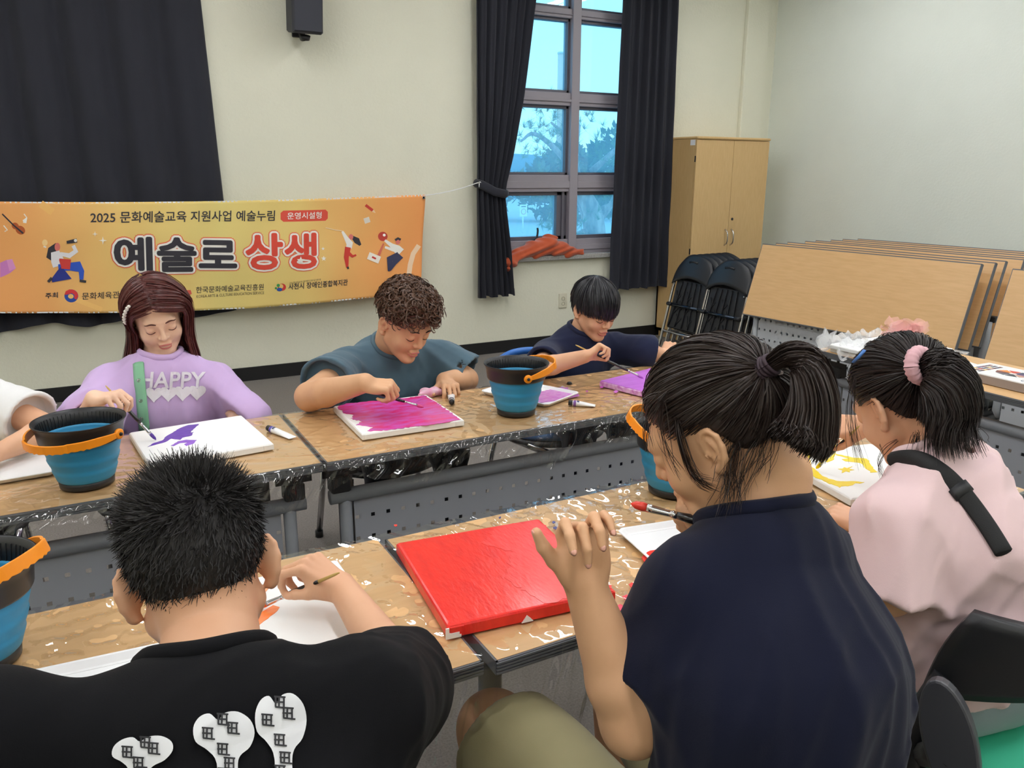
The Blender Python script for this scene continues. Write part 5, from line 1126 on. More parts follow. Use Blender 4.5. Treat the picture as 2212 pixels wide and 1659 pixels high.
for i in range(4): SHIRT_POLY(A_, heart(333+31*i, 851-1.5*i, 37, 36), 2.85, 'print_heart', (232, 228, 236), .003)
m = MB(); q0 = [H.w1(push_out(np.array([(x, y, z)]), .026)[0]) for x, y, z in ((.058, .035, .075), (.066, .03, .06), (.072, .025, .045), (.076, .02, .03), (.079, .016, .015))]
for i, c in enumerate(catmull(q0, 3)): m.lathe([(0, -.0055), (.0045, -.003), (.0058, 0), (.0045, .003), (0, .0055)], c+np.array((.001*(-1)**i, -.004, 0)), 8)
m.build('pearl_clip', mat('pearl', (240, 236, 228), .25, coat=.5), A_.root)
st = drape(A_.shirt_fn, [atd(x, y, 2.85) for x, y in [(299, 785), (301, 820), (304, 850), (308, 890), (312, 930)]], None, .005); m = MB(); m.tube(catmull(st, 4), .018, 8, True, (_f, .22)); stp = m.build('bag_strap', mat('mint_strap', (132, 190, 152), .7), A_.root)
for x, y in ((300, 822), (304, 866), (306, 905)):
    m = MB(); c = drape(A_.shirt_fn, [atd(x, y, 2.85)], None, .010)[0]; m.lathe([(.0035, -.001), (.006, 0), (.0035, .002)], c, 10, Matrix.Rotation(pi/2, 3, 'X'), True); m.build('eyelet', M_chrome, stp)
brush('thin brush with purple paint held by the girl in lilac', tA, eA, (86, 50, 150))

# ---------------- B: curly-haired boy in slate blue
H = Head(atd(872, 700, 2.80), (.28, -.84, -.46), 4, 1.06)
tB = atz(915, 880, .764); eB = on_ray(740, 828, tB, .21, True); rhB = hand_at(tB+(eB-tB)*.44, (.88, -.42, -.12), (.05, -.35, .93), False, .92)
lhB = Hand((1.115, 2.555, .757), (-.15, -.97, .0), (.1, .1, 1), True, .90, curls=[(40, 52, 25), (44, 56, 25), (50, 58, 28), (56, 60, 30)])
B_ = Person('boy with curly brown hair in a slate blue T-shirt', H, (.985, 2.745, .835), [(.985, 2.75, .815), (.985, 2.78, .72), (.985, 2.83, .58), (.985, 2.86, .48)], (-1, 0, 0), [.125, .175, .175, .18], [.08, .115, .12, .13],
    [dict(sh=(.80, 2.72, .79), el=(.615, 2.50, .775), wr=rhB.o, hand=rhB, r=(.05, .046, .03)), dict(sh=(1.175, 2.73, .785), el=(1.25, 2.66, .72), wr=lhB.o, hand=lhB, r=(.05, .044, .03))], skin=M_skinC, h=.0038, neck_r=.058)
B_.make_body(); B_.features((44, 32, 26)); B_.make_shirt('tshirt', cloth_mat('slate_blue_cotton', (84, 108, 122), var=.07), (.55, .85), (.075, .10), fold=.009, collar=.070, shr=.06, h=.0055, seed=23, grow=.016)
B_.make_legs(cloth_mat('dark_trousers', (50, 54, 62)), [(.90, 2.86, .50), (1.07, 2.86, .50)], [(.86, 2.52, .50), (1.12, 2.52, .50)], [(.86, 2.58, .07), (1.12, 2.58, .07)])
def mB(Q):
    x, y, z = Q[:, 0], Q[:, 1], Q[:, 2]; return np.interp(y, [-.12, -.04, -.02, .01, .03, .05, .065, .09], [-.06, -.05, .0, .022, .02, .035, .05, .055])-z
cap_obj(B_, mat('hair_undercut', (34, 27, 24), .6), lambda Q: mB(Q)+.004, .006)
g = np.random.default_rng(51); n = 1500; p = roots(n, lambda p, g: (mB(p) < -.004) & (p[:, 2] > .03+.02*g.random(len(p))), g); nrm = (p-SKULL_C)/SKULL_R**2; nrm /= np.linalg.norm(nrm, axis=1)[:, None]; k_ = 16; t = np.linspace(0, 1, k_)[None, :, None]
a1 = np.cross(nrm, g.normal(size=(n, 3))); a1 /= np.linalg.norm(a1, axis=1)[:, None]; a2 = np.cross(nrm, a1); ln = .022+.030*np.clip((p[:, 2:3]-.03)/.06, 0, 1)*(.6+.6*g.random((n, 1))); ph = g.random((n, 1, 1))*6.28; sw = (a1*.8+np.array((0, .35, 0)))[:, None, :]
hx = .0105*np.minimum(1, t*3); L = p[:, None, :]+nrm[:, None, :]*(ln[:, None, :]*np.sin(t*1.9)*.75)+sw*ln[:, None, :]*t**1.5*.7+(a1[:, None, :]*np.cos(ph+t*8.5)+a2[:, None, :]*np.sin(ph+t*8.5))*hx
strands_obj('curly_hair', to_world(H, L), .0016, M_hairB, B_.root)
brush('brush with a gold end held by the boy in slate blue', tB, eB, (200, 60, 120))

# ---------------- C: boy with a bowl cut in navy
H = Head(atd(1284, 668, 3.22), (.10, -.90, -.42), 0, 1.0)
tC = atz(1390, 817, .764); eC = on_ray(1243, 745, tC, .21, True); rhC = pen_hand(tC, eC, .54, (.90, -.35, .05), False, .82)
wC = aty(1437, 768, 2.53); lhC = Hand(wC, (.60, .25, .45), (-.2, -.6, .75), True, .82, curls=[(40, 60, 30), (44, 64, 30), (50, 64, 30), (54, 66, 30)])
C_ = Person('boy with a black bowl haircut in a navy long-sleeved top', H, (1.79, 2.715, .815), [(1.79, 2.72, .80), (1.79, 2.75, .70), (1.79, 2.80, .56), (1.79, 2.83, .48)], (-1, 0, 0), [.105, .145, .15, .155], [.07, .10, .105, .11],
    [dict(sh=(1.635, 2.70, .765), el=(1.475, 2.50, .772), wr=rhC.o, hand=rhC), dict(sh=(1.955, 2.70, .765), el=(2.03, 2.56, .765), wr=lhC.o, hand=lhC)], skin=M_skinB, h=.0038, neck_r=.046)
C_.make_body(); C_.features(); C_.make_shirt('knit_top', cloth_mat('navy_knit', (36, 41, 66), sheen=.1), (.62, 1.25), (.065, .066), fold=.006, collar=.058, shr=.052, h=.0055, seed=29, grow=.014)
C_.make_legs(cloth_mat('navy_trousers', (44, 48, 64)), [(1.71, 2.83, .50), (1.87, 2.83, .50)], [(1.68, 2.52, .50), (1.9, 2.52, .50)], [(1.68, 2.58, .07), (1.9, 2.58, .07)])
def mC(Q):
    x, y, z = Q[:, 0], Q[:, 1], Q[:, 2]; return np.interp(y, [-.12, -.04, -.02, .01, .03, .05, .07, .09], [-.05, -.045, .005, .028, .03, .04, .048, .05])-z
cap_obj(C_, M_hairC, lambda Q: mC(Q)+.004, .010)
g = np.random.default_rng(61); n = 4200; p = roots(n, lambda p, g: (mC(p) < -.006), g); WH_ = SKULL_C+np.array((0, -.035, .083)); dn = H.R.T@np.array((0, 0, -1.0))
def flowC(q, t):
    v = q-WH_; v /= np.linalg.norm(v, axis=1)[:, None]; nr = (q-SKULL_C)/SKULL_R**2; nr /= np.linalg.norm(nr, axis=1)[:, None]; v = v-nr*(v*nr).sum(1)[:, None]; return v+.35*np.array((0, .2, -1.0))
room_ = np.clip((p[:, 2]-.03)/.10, 0, 1); base = comb(p, 9, .004+.0085*room_*(.8+.3*g.random(n)), flowC, .012, .016); base += g.normal(size=(n, 1, 3))*.0018*np.linspace(0, 1, 10)[None, :, None]
strands_obj('hair', to_world(H, base), .001, M_hairC, C_.root)
brush('brush with violet paint held by the bowl-cut boy', tC, eC, (170, 90, 190))

# ---------------- D: white T-shirt at the left edge
H = Head((-.46, 2.66, 1.02), (.2, -.85, -.45), 0, 1.04); rhD = Hand((-.62, 2.38, .77), (.2, -.95, 0), (0, 0, 1), False, .86, **REST); lhD = Hand((-.235, 2.375, .765), (-.85, -.45, -.05), (-.1, .1, 1), True, .86, **REST)
D_ = Person('person in a white T-shirt cut off by the left edge', H, (-.46, 2.74, .86), [(-.46, 2.74, .84), (-.46, 2.77, .74), (-.46, 2.82, .58), (-.46, 2.85, .48)], (-1, 0, 0), [.115, .16, .16, .165], [.075, .105, .11, .12],
    [dict(sh=(-.63, 2.72, .83), el=(-.72, 2.55, .77), wr=rhD.o, hand=rhD), dict(sh=(-.285, 2.70, .835), el=(-.115, 2.50, .775), wr=lhD.o, hand=lhD)], skin=M_skinB, h=.0045, neck_r=.052)
D_.make_body(); D_.features(); D_.make_shirt('tshirt', cloth_mat('white_cotton', (232, 232, 232), var=.02), (.72, .72), (.07, .085), fold=.006, collar=.065, shr=.056, h=.0065, seed=37)
D_.make_legs(cloth_mat('dark_trousers', (50, 54, 62)), [(-.54, 2.85, .50), (-.38, 2.85, .50)], [(-.56, 2.52, .50), (-.34, 2.52, .50)], [(-.56, 2.58, .07), (-.34, 2.58, .07)])
cap_obj(D_, M_hairC, lambda Q: mC(Q)+.004, .010); g = np.random.default_rng(71); p = roots(1500, lambda p, g: (mC(p) < -.006), g); base = comb(p, 6, .008, flowC, .012, .016); strands_obj('hair', to_world(H, base), .0014, M_hairC, D_.root)
# ------------------------------------------------------------------ stretched canvases, paint, palettes
def patch(pts, z, name, M, parent, jag=0.0, seed=0, th=.0008):
    """thin layer of paint with a ragged outline; pts in room x, y"""
    r = random.Random(seed); P = [np.array(p[:2], float) for p in pts]; out = []
    for i in range(len(P)):
        a, b = P[i], P[(i+1) % len(P)]; n = max(1, int(np.linalg.norm(b-a)/.008)) if jag else 1
        for k in range(n): out.append(a+(b-a)*k/n+(np.array((r.gauss(0, jag), r.gauss(0, jag))) if k else 0))
    ar = sum(out[i][0]*out[(i+1) % len(out)][1]-out[(i+1) % len(out)][0]*out[i][1] for i in range(len(out)))
    if ar < 0: out = out[::-1]
    m = MB(); m.prism([tuple(p) for p in out], th, Matrix.Translation((0, 0, z))); o = m.build(name, M, parent)
    bm = bmesh.new(); bm.from_mesh(o.data); bmesh.ops.triangulate(bm, faces=[f for f in bm.faces if len(f.verts) > 4]); bm.to_mesh(o.data); bm.free(); return o
def paint_mat(name, c, c2, sc=30, rough=.28, stretch=(1, 3, 1), bump=.5): return mat(name, c, rough, col2=c2, vscale=sc, stretch=stretch, bump=bump, bscale=sc*2.2, bdist=.0012, coat=.15)
ZT = .7215
def canvas(label, c, rot, size=(.325, .325), th=.020, z=ZT+.002, M=None, group='square canvases being painted'):
    root = thing('canvas', label, 'canvas', (c[0], c[1], z), rot, group); m = MB(); w, d = size[0]/2, size[1]/2; e = .004
    def ring(i, zz): return [(-w+i, -d+i*2.2, zz), (-w+i*2.2, -d+i, zz), (w-i*2.2, -d+i, zz), (w-i, -d+i*2.2, zz), (w-i, d-i*2.2, zz), (w-i*2.2, d-i, zz), (-w+i*2.2, d-i, zz), (-w+i, d-i*2.2, zz)]
    R4 = [ring(.003, 0), ring(.001, .002), ring(.0012, th-.004), ring(.0035, th-.0008), ring(.007, th)]; v = sum(R4, [])
    f = [tuple(range(7, -1, -1))]+[(i*8+j, i*8+(j+1) % 8, (i+1)*8+(j+1) % 8, (i+1)*8+j) for i in range(4) for j in range(8)]+[tuple(range(32, 40))]
    m.add(v, f); m.build('stretched_cloth', M or M_canvas, root, True)
    for sx in (-1, 1):
        for sy in (-1, 1):
            m = MB(); m.bb((sx*(w-.030), sy*(d+.0001), .002), (sx*(w-.006), sy*(d-.003), th-.003), .0008); m.build('corner_fold', M or M_canvas, root, True)
    return root
r_ = canvas('white canvas with a purple brush stroke, before the red-haired girl', (.254, 2.328), math.radians(5)); zt = ZT+.0221
Mp = paint_mat('paint_purple', (86, 44, 158), (104, 58, 178)); zz = lambda s, x0, y0, pts: [atz(x0+a/s, y0+b/s, zt)[:2] for a, b in pts]
patch(zz(2.212, 0, 800, [(705, 367), (735, 348), (775, 336), (800, 312), (862, 276), (900, 262), (950, 257), (925, 280), (905, 300), (925, 296), (915, 312), (872, 322), (862, 332), (818, 326), (790, 343), (742, 356)]), zt, 'paint_stroke', Mp, r_, .0012, 1)
patch(zz(2.212, 0, 800, [(816, 360), (850, 340), (890, 332), (940, 334), (925, 350), (890, 362), (880, 354), (900, 345), (860, 348), (830, 362)]), zt, 'paint_stroke', paint_mat('paint_violet', (128, 74, 196), (150, 96, 210)), r_, .001, 2)
r_ = canvas('canvas mostly covered in magenta paint, before the curly-haired boy', (.838, 2.300), math.radians(-1.5))
patch(zz(2.212, 0, 800, [(1612, 176), (1650, 160), (1760, 148), (1880, 138), (2025, 120), (2080, 150), (2130, 185), (2202, 236), (2150, 246), (2050, 262), (1960, 270), (1850, 287), (1755, 290), (1785, 272), (1700, 262), (1735, 246), (1675, 230), (1690, 214), (1640, 205)]), zt, 'paint_coat', paint_mat('paint_magenta', (222, 30, 112), (206, 92, 190), 15, .25, (1.4, 3, 1), .7), r_, .003, 3)
Mv = paint_mat('paint_lilac', (204, 120, 222), (190, 100, 210), 12, .4); r_ = canvas('canvas painted violet, before the bowl-cut boy', (1.83, 2.216), math.radians(14), M=mat('mottled_violet_side', (226, 190, 226), .6, col2=(196, 112, 196), vscale=70, detail=1))
c_, s_ = math.cos(math.radians(14)), math.sin(math.radians(14)); q = .158; patch([(1.83+a*c_-b*s_, 2.216+a*s_+b*c_) for a, b in ((-q, -q), (q, -q), (q, q), (-q, q))], zt, 'paint_coat', Mv, r_, .0012, 4)
r_ = canvas('canvas covered wholly in red paint across the near table seam', (.649, 1.240), math.radians(-6), (.322, .340), .024, M=paint_mat('paint_red', (240, 48, 36), (222, 34, 30), 18, .28, (3, 1, 1), .8))
c_, s_ = math.cos(math.radians(-6)), math.sin(math.radians(-6)); loc = lambda a, b: (.649+a*c_-b*s_, 1.240+a*s_+b*c_)
patch([loc(a, b) for a, b in ((.02, -.16), (.155, -.16), (.155, .16), (.06, .16), (.0, .10), (.045, .04), (-.01, -.05))], ZT+.0261, 'paint_sheen', paint_mat('paint_coral', (246, 66, 62), (236, 48, 42), 22, .3, (3, 1, 1), .8), r_, .003, 5, .0004)  # thin coral paint layer over part of the red
m = MB(); cx_, cy_ = loc(-.1612, -.1702); R6 = Matrix.Rotation(math.radians(-6), 3, 'Z')
for d_, sz in (((.001, 0), (.006, .0022, .020)), ((.012, 0), (.020, .0022, .010)), ((.018, 0), (.014, .0022, .005))): m.box((cx_+d_[0], cy_+.0005-d_[0]*.1, ZT+.003+sz[2]/2), sz, R6)
cx_, cy_ = loc(-.015, -.1705); m.prism([(-.011, 0), (.011, 0), (.006, .006), (-.001, .013), (-.006, .006)], .002, frame(R6 @ Vector((1, 0, 0)), (0, 0, 1), R6 @ Vector((0, -1, 0)), (cx_, cy_+.001, ZT+.003))); m.build('bare_patch', M_canvas, r_)
r_ = canvas('white canvas with orange strokes under the hand of the boy in black', (.222, 1.258), math.radians(0)); Mo = paint_mat('paint_orange', (250, 120, 40), (252, 150, 84), 40, .4)
patch([atz(x, y, zt)[:2] for x, y in [(590, 1308), (604, 1312), (592, 1326), (570, 1342), (548, 1366), (530, 1372), (545, 1345), (560, 1325)]], zt, 'paint_stroke', Mo, r_, .001, 6)
patch([atz(x, y, zt)[:2] for x, y in [(582, 1262), (596, 1258), (580, 1272), (566, 1290), (560, 1284)]], zt, 'paint_stroke', mat('paint_orange_thin', (250, 168, 120), .6, var=.1), r_, .0012, 7)
patch([atz(x, y, zt)[:2] for x, y in [(694, 1236), (726, 1226), (730, 1231), (714, 1240), (698, 1243)]], zt, 'paint_stroke', mat('paint_orange_thin', (250, 168, 120), .6), r_, .001, 8)
r_ = canvas('canvas with yellow paint round its edge, before the girl in pink', (1.724, 1.274), math.radians(-12.5)); My = paint_mat('paint_yellow', (246, 220, 12), (240, 206, 20), 30, .4); z5 = lambda p: zz(2.765, 1500, 700, p)
patch(z5([(470, 700), (560, 690), (700, 700), (712, 760), (690, 800), (700, 850), (760, 905), (850, 938), (1015, 945), (868, 978), (640, 880), (482, 812)]), zt, 'paint_coat', My, r_, .002, 9)
patch(z5([(715, 765), (770, 735), (830, 730), (860, 720), (845, 770), (832, 810), (795, 826), (735, 812), (760, 790)]), zt, 'paint_stroke', My, r_, .002, 10)
patch(z5([(840, 775), (960, 800), (1030, 806), (1060, 850), (1095, 885), (1050, 888), (990, 830), (900, 820), (880, 808), (930, 806), (850, 785)]), zt, 'paint_stroke', My, r_, .0015, 11)
patch(z5([(902-8, 856), (912, 862), (944, 850), (926, 866), (955, 872), (925, 876), (930, 886), (905, 880), (880, 890), (884, 874), (858, 866), (886, 864)]), zt, 'paint_star', My, r_, .0008, 12)
patch(z5([(1140, 790), (1190, 776), (1180, 800), (1150, 806)]), zt, 'paint_stroke', My, r_, .001, 13)
def tray(label, c, rot, w=.29, d=.205):
    root = thing('palette_tray', label, 'tray', (c[0], c[1], ZT+.002), rot, 'white palette trays'); m = MB(); P = []
    for ins, z in ((.010, 0), (.0, .011), (.001, .0125), (.006, .0125), (.014, .003), (.02, .002)):
        x, y, k = w/2-ins, d/2-ins, .012; P.append([(-x+k, -y, z), (x-k, -y, z), (x, -y+k, z), (x, y-k, z), (x-k, y, z), (-x+k, y, z), (-x, y-k, z), (-x, -y+k, z)])
    v = sum(P, []); f = [tuple(range(7, -1, -1))]+[(i*8+j, i*8+(j+1) % 8, (i+1)*8+(j+1) % 8, (i+1)*8+j) for i in range(5) for j in range(8)]+[tuple(range(40, 48))]; m.add(v, f); m.build('tray_shell', M_white, root, True)
    m = MB()
    for s in (-1, 1): m.bb((-w/2+.02, s*(d/2-.0205), .0019), (w/2-.02, s*(d/2-.0195), .0028))
    m.build('tray_rib', M_white, root, True); return root
tray('empty white tray beside the far left bucket', (-.25, 2.335), math.radians(4))
r_ = tray('white tray with violet paint behind the middle bucket', (1.352, 2.352), math.radians(-66))
patch([atz(x, y, .727)[:2] for x, y in [(1168, 846), (1215, 836), (1245, 848), (1252, 855), (1210, 864), (1165, 870), (1150, 862)]], .7258, 'paint_pool', paint_mat('paint_violet_wet', (188, 92, 190), (210, 150, 214), 50, .2, (1, 4, 1)), r_, .001, 20, .002)
r_ = tray('white tray with red paint beside the red canvas', (1.085, 1.165), math.radians(-9))
patch([atz(x, y, .727)[:2] for x, y in [(1386, 1206), (1398, 1195), (1420, 1188), (1442, 1196), (1452, 1208), (1448, 1222), (1425, 1236), (1412, 1243), (1398, 1226)]], .7258, 'paint_pool', paint_mat('paint_red_wet', (238, 62, 50), (226, 44, 40), 60, .15, (1, 1, 1), .9), r_, .001, 21, .004)
r_ = tray('white tray under the left arm of the boy in black', (-.105, 1.185), math.radians(-4), .36, .22)
patch([atz(x, y, .727)[:2] for x, y in [(36, 1504), (52, 1496), (64, 1500), (48, 1512), (38, 1514)]], .7258, 'paint_pool', Mo, r_, .001, 22, .003)

# ------------------------------------------------------------------ collapsible buckets
M_blue = mat('blue_silicone', (44, 142, 188), .5, var=.06, vscale=12, bump=.08, bscale=200); M_or = mat('orange_plastic', (248, 148, 22), .38); M_bk = mat('bucket_black', (26, 26, 28), .4)
def bucket(label, c, hdir, el, tint=None):
    root = thing('folding_bucket', label, 'bucket', (c[0], c[1], ZT+.001), 0, 'blue folding buckets'); z0 = ZT+.001; x, y = c[0], c[1]; Tm = lambda m: m
    m = MB(); m.lathe([(.055, 0), (.062, .002), (.0635, .018), (.060, .020)], (x, y, z0), 40); m.build('base_ring', M_bk, root)
    pr = [(.0615, .018), (.0655, .022), (.0680, .030), (.0715, .040), (.0735, .046), (.0728, .050), (.0740, .056), (.0790, .068), (.0815, .076), (.0805, .080), (.0815, .086), (.0850, .098), (.0872, .106), (.0862, .110), (.0880, .116), (.0905, .124), (.0912, .130)]
    m = MB(); m.lathe(pr+[(r-.003, z) for r, z in pr[::-1]], (x, y, z0), 48); m.build('body', M_blue, root)
    m = MB(); m.lathe([(.0925, .118), (.0945, .122), (.0975, .150), (.1035, .164), (.1055, .166), (.1055, .169), (.1025, .168), (.0945, .155), (.0885, .122)], (x, y, z0), 48, None, True); rim = m.build('rim', M_bk, root)
    m = MB()
    for k in range(60):
        a = 2*pi*k/60; m.box((x+.0915*math.cos(a), y+.0915*math.sin(a), z0+.142), (.0012, .0012, .036), Matrix.Rotation(a, 3, 'Z')@Matrix.Rotation(.18, 3, 'Y'))
    o = m.build('inner_ribs', M_bk, rim); o['kind'] = 'stuff'
    m = MB(); m.lathe([(0, .085), (.0775, .085)], (x, y, z0), 40); m.build('water', tint or mat('paint_water', (40, 120, 160), .05, spec=.6), root)
    h = unit((hdir[0], hdir[1], 0)); pv = np.array((-h[1], h[0], 0)); hv = h*math.cos(el)+np.array((0, 0, math.sin(el))); nv = np.cross(pv, hv); cc = np.array((x, y, z0+.140)); v = []; n = 60
    for i in range(n+1):
        t = pi*i/n; rad = .1125+.010*math.sin(t)**2+.004*(abs(math.cos(t)) < .5); mid = math.sin(t); wd = .006+.0045*min(1, mid*2.2)*(1+.0); sc = .0016*math.sin(i*2.6)*(mid > .62)
        e = pv*math.cos(t)+hv*math.sin(t)*1.02; ctr = cc+e*rad
        for a, b in ((-wd, -.0025), (-wd, .0025), (wd+sc, .0025), (wd+sc, -.0025+sc*1.2)): v.append(ctr+nv*a+e*b)
    f = [(i*4+j, i*4+(j+1) % 4, (i+1)*4+(j+1) % 4, (i+1)*4+j) for i in range(n) for j in range(4)]+[(0, 1, 2, 3)[::-1], (n*4, n*4+1, n*4+2, n*4+3)]
    m = MB(); m.add(v, f); hd = m.build('handle', M_or, root); bv = hd.modifiers.new('round', 'BEVEL'); bv.width = .0012; bv.segments = 2
    for s in (-1, 1):
        q = cc+pv*s*.112; m = MB(); m.lathe([(.013, -.003), (.013, .003), (.010, .005)], q, 16, Matrix(np.stack([hv, nv, pv*s], 1).tolist())); m.build('handle_lug', M_or, hd)
        m = MB(); m.lathe([(.005, 0), (.004, .004), (0, .0045)], cc+pv*s*.117, 12, Matrix(np.stack([hv, nv, pv*s], 1).tolist())); m.build('pivot', M_bk, hd)
    return root
Rh, Fh = _r[:2], unit(_f[:2])
bucket('blue bucket on the far left table, handle folded across its front', atz(190, 1046, .72)[:2], -Fh*.95-Rh*.25, math.radians(-4))
bucket('blue bucket between the two boys, handle raised to its right', atz(1115, 893, .72)[:2], Rh*.9+Fh*.3, math.radians(12), mat('paint_water_violet', (60, 70, 150), .05))
bucket('blue bucket cut off by the left edge on the near table', atz(-48, 1432, .72)[:2], Rh*.95-Fh*.1, math.radians(22))
bucket('blue bucket half hidden by the face of the navy-shirted person', atz(1455, 1062, .72)[:2], -Rh*.9+Fh*.35, math.radians(24))

# ------------------------------------------------------------------ small things on the tables
def tube_of_paint(label, cap, tail, col, z=ZT+.001, s_=1.0):
    a = np.array((*cap[:2], z+.010*s_)); b = np.array((*tail[:2], z+.004)); ax = unit(b-a); L = np.linalg.norm(b-a); side = unit(np.cross(ax, (0, 0, 1))); up = np.cross(side, ax); root = thing('paint_tube', label, 'paint tube', (a[0], a[1], z))
    m = MB(); m.tube([a, a+ax*.013*s_], [.0088*s_, .0094*s_], 14); m.build('cap', M_bk, root)
    n = 16; v = []; st = [(.012, .005, .005), (.016, .0095, .0095), (.030, .0105, .0098), (L*.6, .0120, .0070), (L-.008, .0138, .0022), (L, .0140, .0010)]
    for t, w, h_ in st:
        for j in range(n): q = 2*pi*j/n; v.append(a+ax*t+(side*math.cos(q)*w+up*math.sin(q)*h_)*s_)
    f = [(i*n+j, i*n+(j+1) % n, (i+1)*n+(j+1) % n, (i+1)*n+j) for i in range(len(st)-1) for j in range(n)]+[tuple(range(n-1, -1, -1)), tuple((len(st)-1)*n+j for j in range(n))]; m = MB(); m.add(v, f, True); bd = m.build('tube_body', M_white, root)
    for t0, t1, mm in ((.017, .026, mat('label_%02x%02x%02x' % col, col, .4)), (.028, .036, mat('label_print', (70, 74, 110), .5))):
        m = MB(); v = []
        for t in (t0, t1):
            for j in range(n): q = 2*pi*j/n; k = np.interp(t, [x[0] for x in st], [x[1] for x in st]); h_ = np.interp(t, [x[0] for x in st], [x[2] for x in st]); v.append(a+ax*t+(side*math.cos(q)*(k+.0004)+up*math.sin(q)*(h_+.0004))*s_)
        if t0 > .027: f = [(j, j+1, n+j+1, n+j) for j in (2, 3, 4, 5)]
        else: f = [(j, (j+1) % n, n+(j+1) % n, n+j) for j in range(n)]
        m.add(v, f, True); m.build('label_band', mm, bd)
    return root
tube_of_paint('white paint tube with purple band beside the far table seam', atz(579, 926, .73), atz(633, 947, .725), (84, 74, 170))
tube_of_paint('paint tube with black cap pointing at us by the magenta canvas', atz(976, 869, .733), atz(974, 849, .725), (60, 50, 60))
tube_of_paint('paint tube with violet band before the violet tray', atz(1228, 871, .73), atz(1286, 877, .725), (126, 84, 160))
tube_of_paint('orange banded paint tube beside the paint kit', atz(2072, 782, .735), atz(2130, 797, .725), (224, 110, 50), s_=1.2)
r = thing('bottle_cap', 'small black cap lying near the violet tray', 'cap', tuple(atz(1230, 829, .722))); q = atz(1230, 829, .722); m = MB(); m.lathe([(0, .007), (.006, .0075), (.008, .006), (.009, 0)], q, 16); m.build('cap_shell', M_bk, r); m = MB(); m.lathe([(.0105, 0), (.0105, .0018), (.0085, .002)], q, 16, None); m.build('flange', M_bk, r)
def tis(P):
    c = np.array((1.035, 2.50, .735)); Q = P-c; d = ell(Q, (0, 0, 0), (.045, .022, .017)); return d+.003*np.sin(Q[:, 0]*130+2*np.sin(Q[:, 1]*70))+.002*np.sin(Q[:, 1]*170+Q[:, 2]*140)
r = thing('tissue', 'crumpled pink stained tissue behind the magenta canvas', 'tissue', (1.035, 2.50, ZT)); sdf_obj('crumple', tis, (.96, 2.45, .7215), (1.10, 2.55, .77), .0022, mat('stained_tissue', (240, 216, 228), .95, col2=(236, 150, 190), vscale=40), r)
# paint kit on the side table
r = thing('paint_kit', 'white boxed paint set with colour swatches on the side table', 'box', (3.03, 1.70, TH)); a0 = -pi/2-.035; Rk = Matrix.Rotation(a0+pi/2, 3, 'Z'); kc = Vector((3.035, 1.665, TH+.0005))
kb = lambda x, y, z: tuple(kc+Rk @ Vector((x, y, z)))
m = MB(); k = len(m.v); m.box((0, 0, .020), (.20, .30, .036), None, .002); m.v = [kb(*p) for p in m.v]; m.build('lid', M_white, r)
m = MB(); m.box((-.1005, 0, .018), (.001, .285, .030)); m.v = [kb(*p) for p in m.v]; m.build('drawer_side', mat('grey_card', (150, 138, 134), .8), r)
m = MB(); m.box((0, -.1505, .020), (.19, .001, .032)); m.v = [kb(*p) for p in m.v]; sp_ = m.build('spine_panel', M_white, r)
m = MB(); m.box((-.06, -.1515, .02), (.022, .001, .022)); m.box((.02, -.1515, .021), (.10, .001, .016)); m.v = [kb(*p) for p in m.v]; m.build('spine_print', mat('print_plum', (78, 40, 90), .5), sp_)
cols = [(206, 70, 50), (226, 140, 60), (120, 60, 50), (90, 90, 100), (60, 60, 66), (196, 150, 130), (120, 90, 130), (50, 60, 90), (230, 196, 120), (90, 40, 40)]
rr = random.Random(3)
for i in range(24):
    m = MB(); m.box((-.07+.018*(i % 8), .075+.020*(i//8), .0385), (.014, .012, .0006)); m.v = [kb(*p) for p in m.v]; c = rr.choice(cols); m.build('swatch', mat('swatch_%02x%02x%02x' % c, c, .5), r)
for i in range(8):
    m = MB(); t0, t1 = 2*pi*i/8, 2*pi*(i+.85)/8; m.prism([(.012*math.cos(t0), .014*math.sin(t0)), (.048*math.cos(t0), .062*math.sin(t0)), (.048*math.cos(t1), .062*math.sin(t1)), (.012*math.cos(t1), .014*math.sin(t1))], .0006, Matrix.Translation((.0, -.01, .0382))); m.v = [kb(*p) for p in m.v]; c = cols[i]; m.build('colour_wheel', mat('swatch_%02x%02x%02x' % c, c, .5), r)
m = MB(); m.lathe([(.012, 0), (.015, 0), (.015, .0006), (.012, .0006)], (-.07, -.10, .0382), 20, None, True); m.v = [kb(*p) for p in m.v]; m.build('round_mark', mat('print_grey', (120, 130, 150), .5), r)
m = MB(); m.box((.02, -.105, .0385), (.10, .022, .0006)); m.v = [kb(*p) for p in m.v]; m.build('caption_print', mat('print_grey2', (150, 156, 150), .5), r)
tb = brush('thin brush lying beside the paint kit', np.array((*atz(2150, 800, .73)[:2], .729)), np.array((*atz(2085, 792, .73)[:2], .731)), (90, 60, 50))
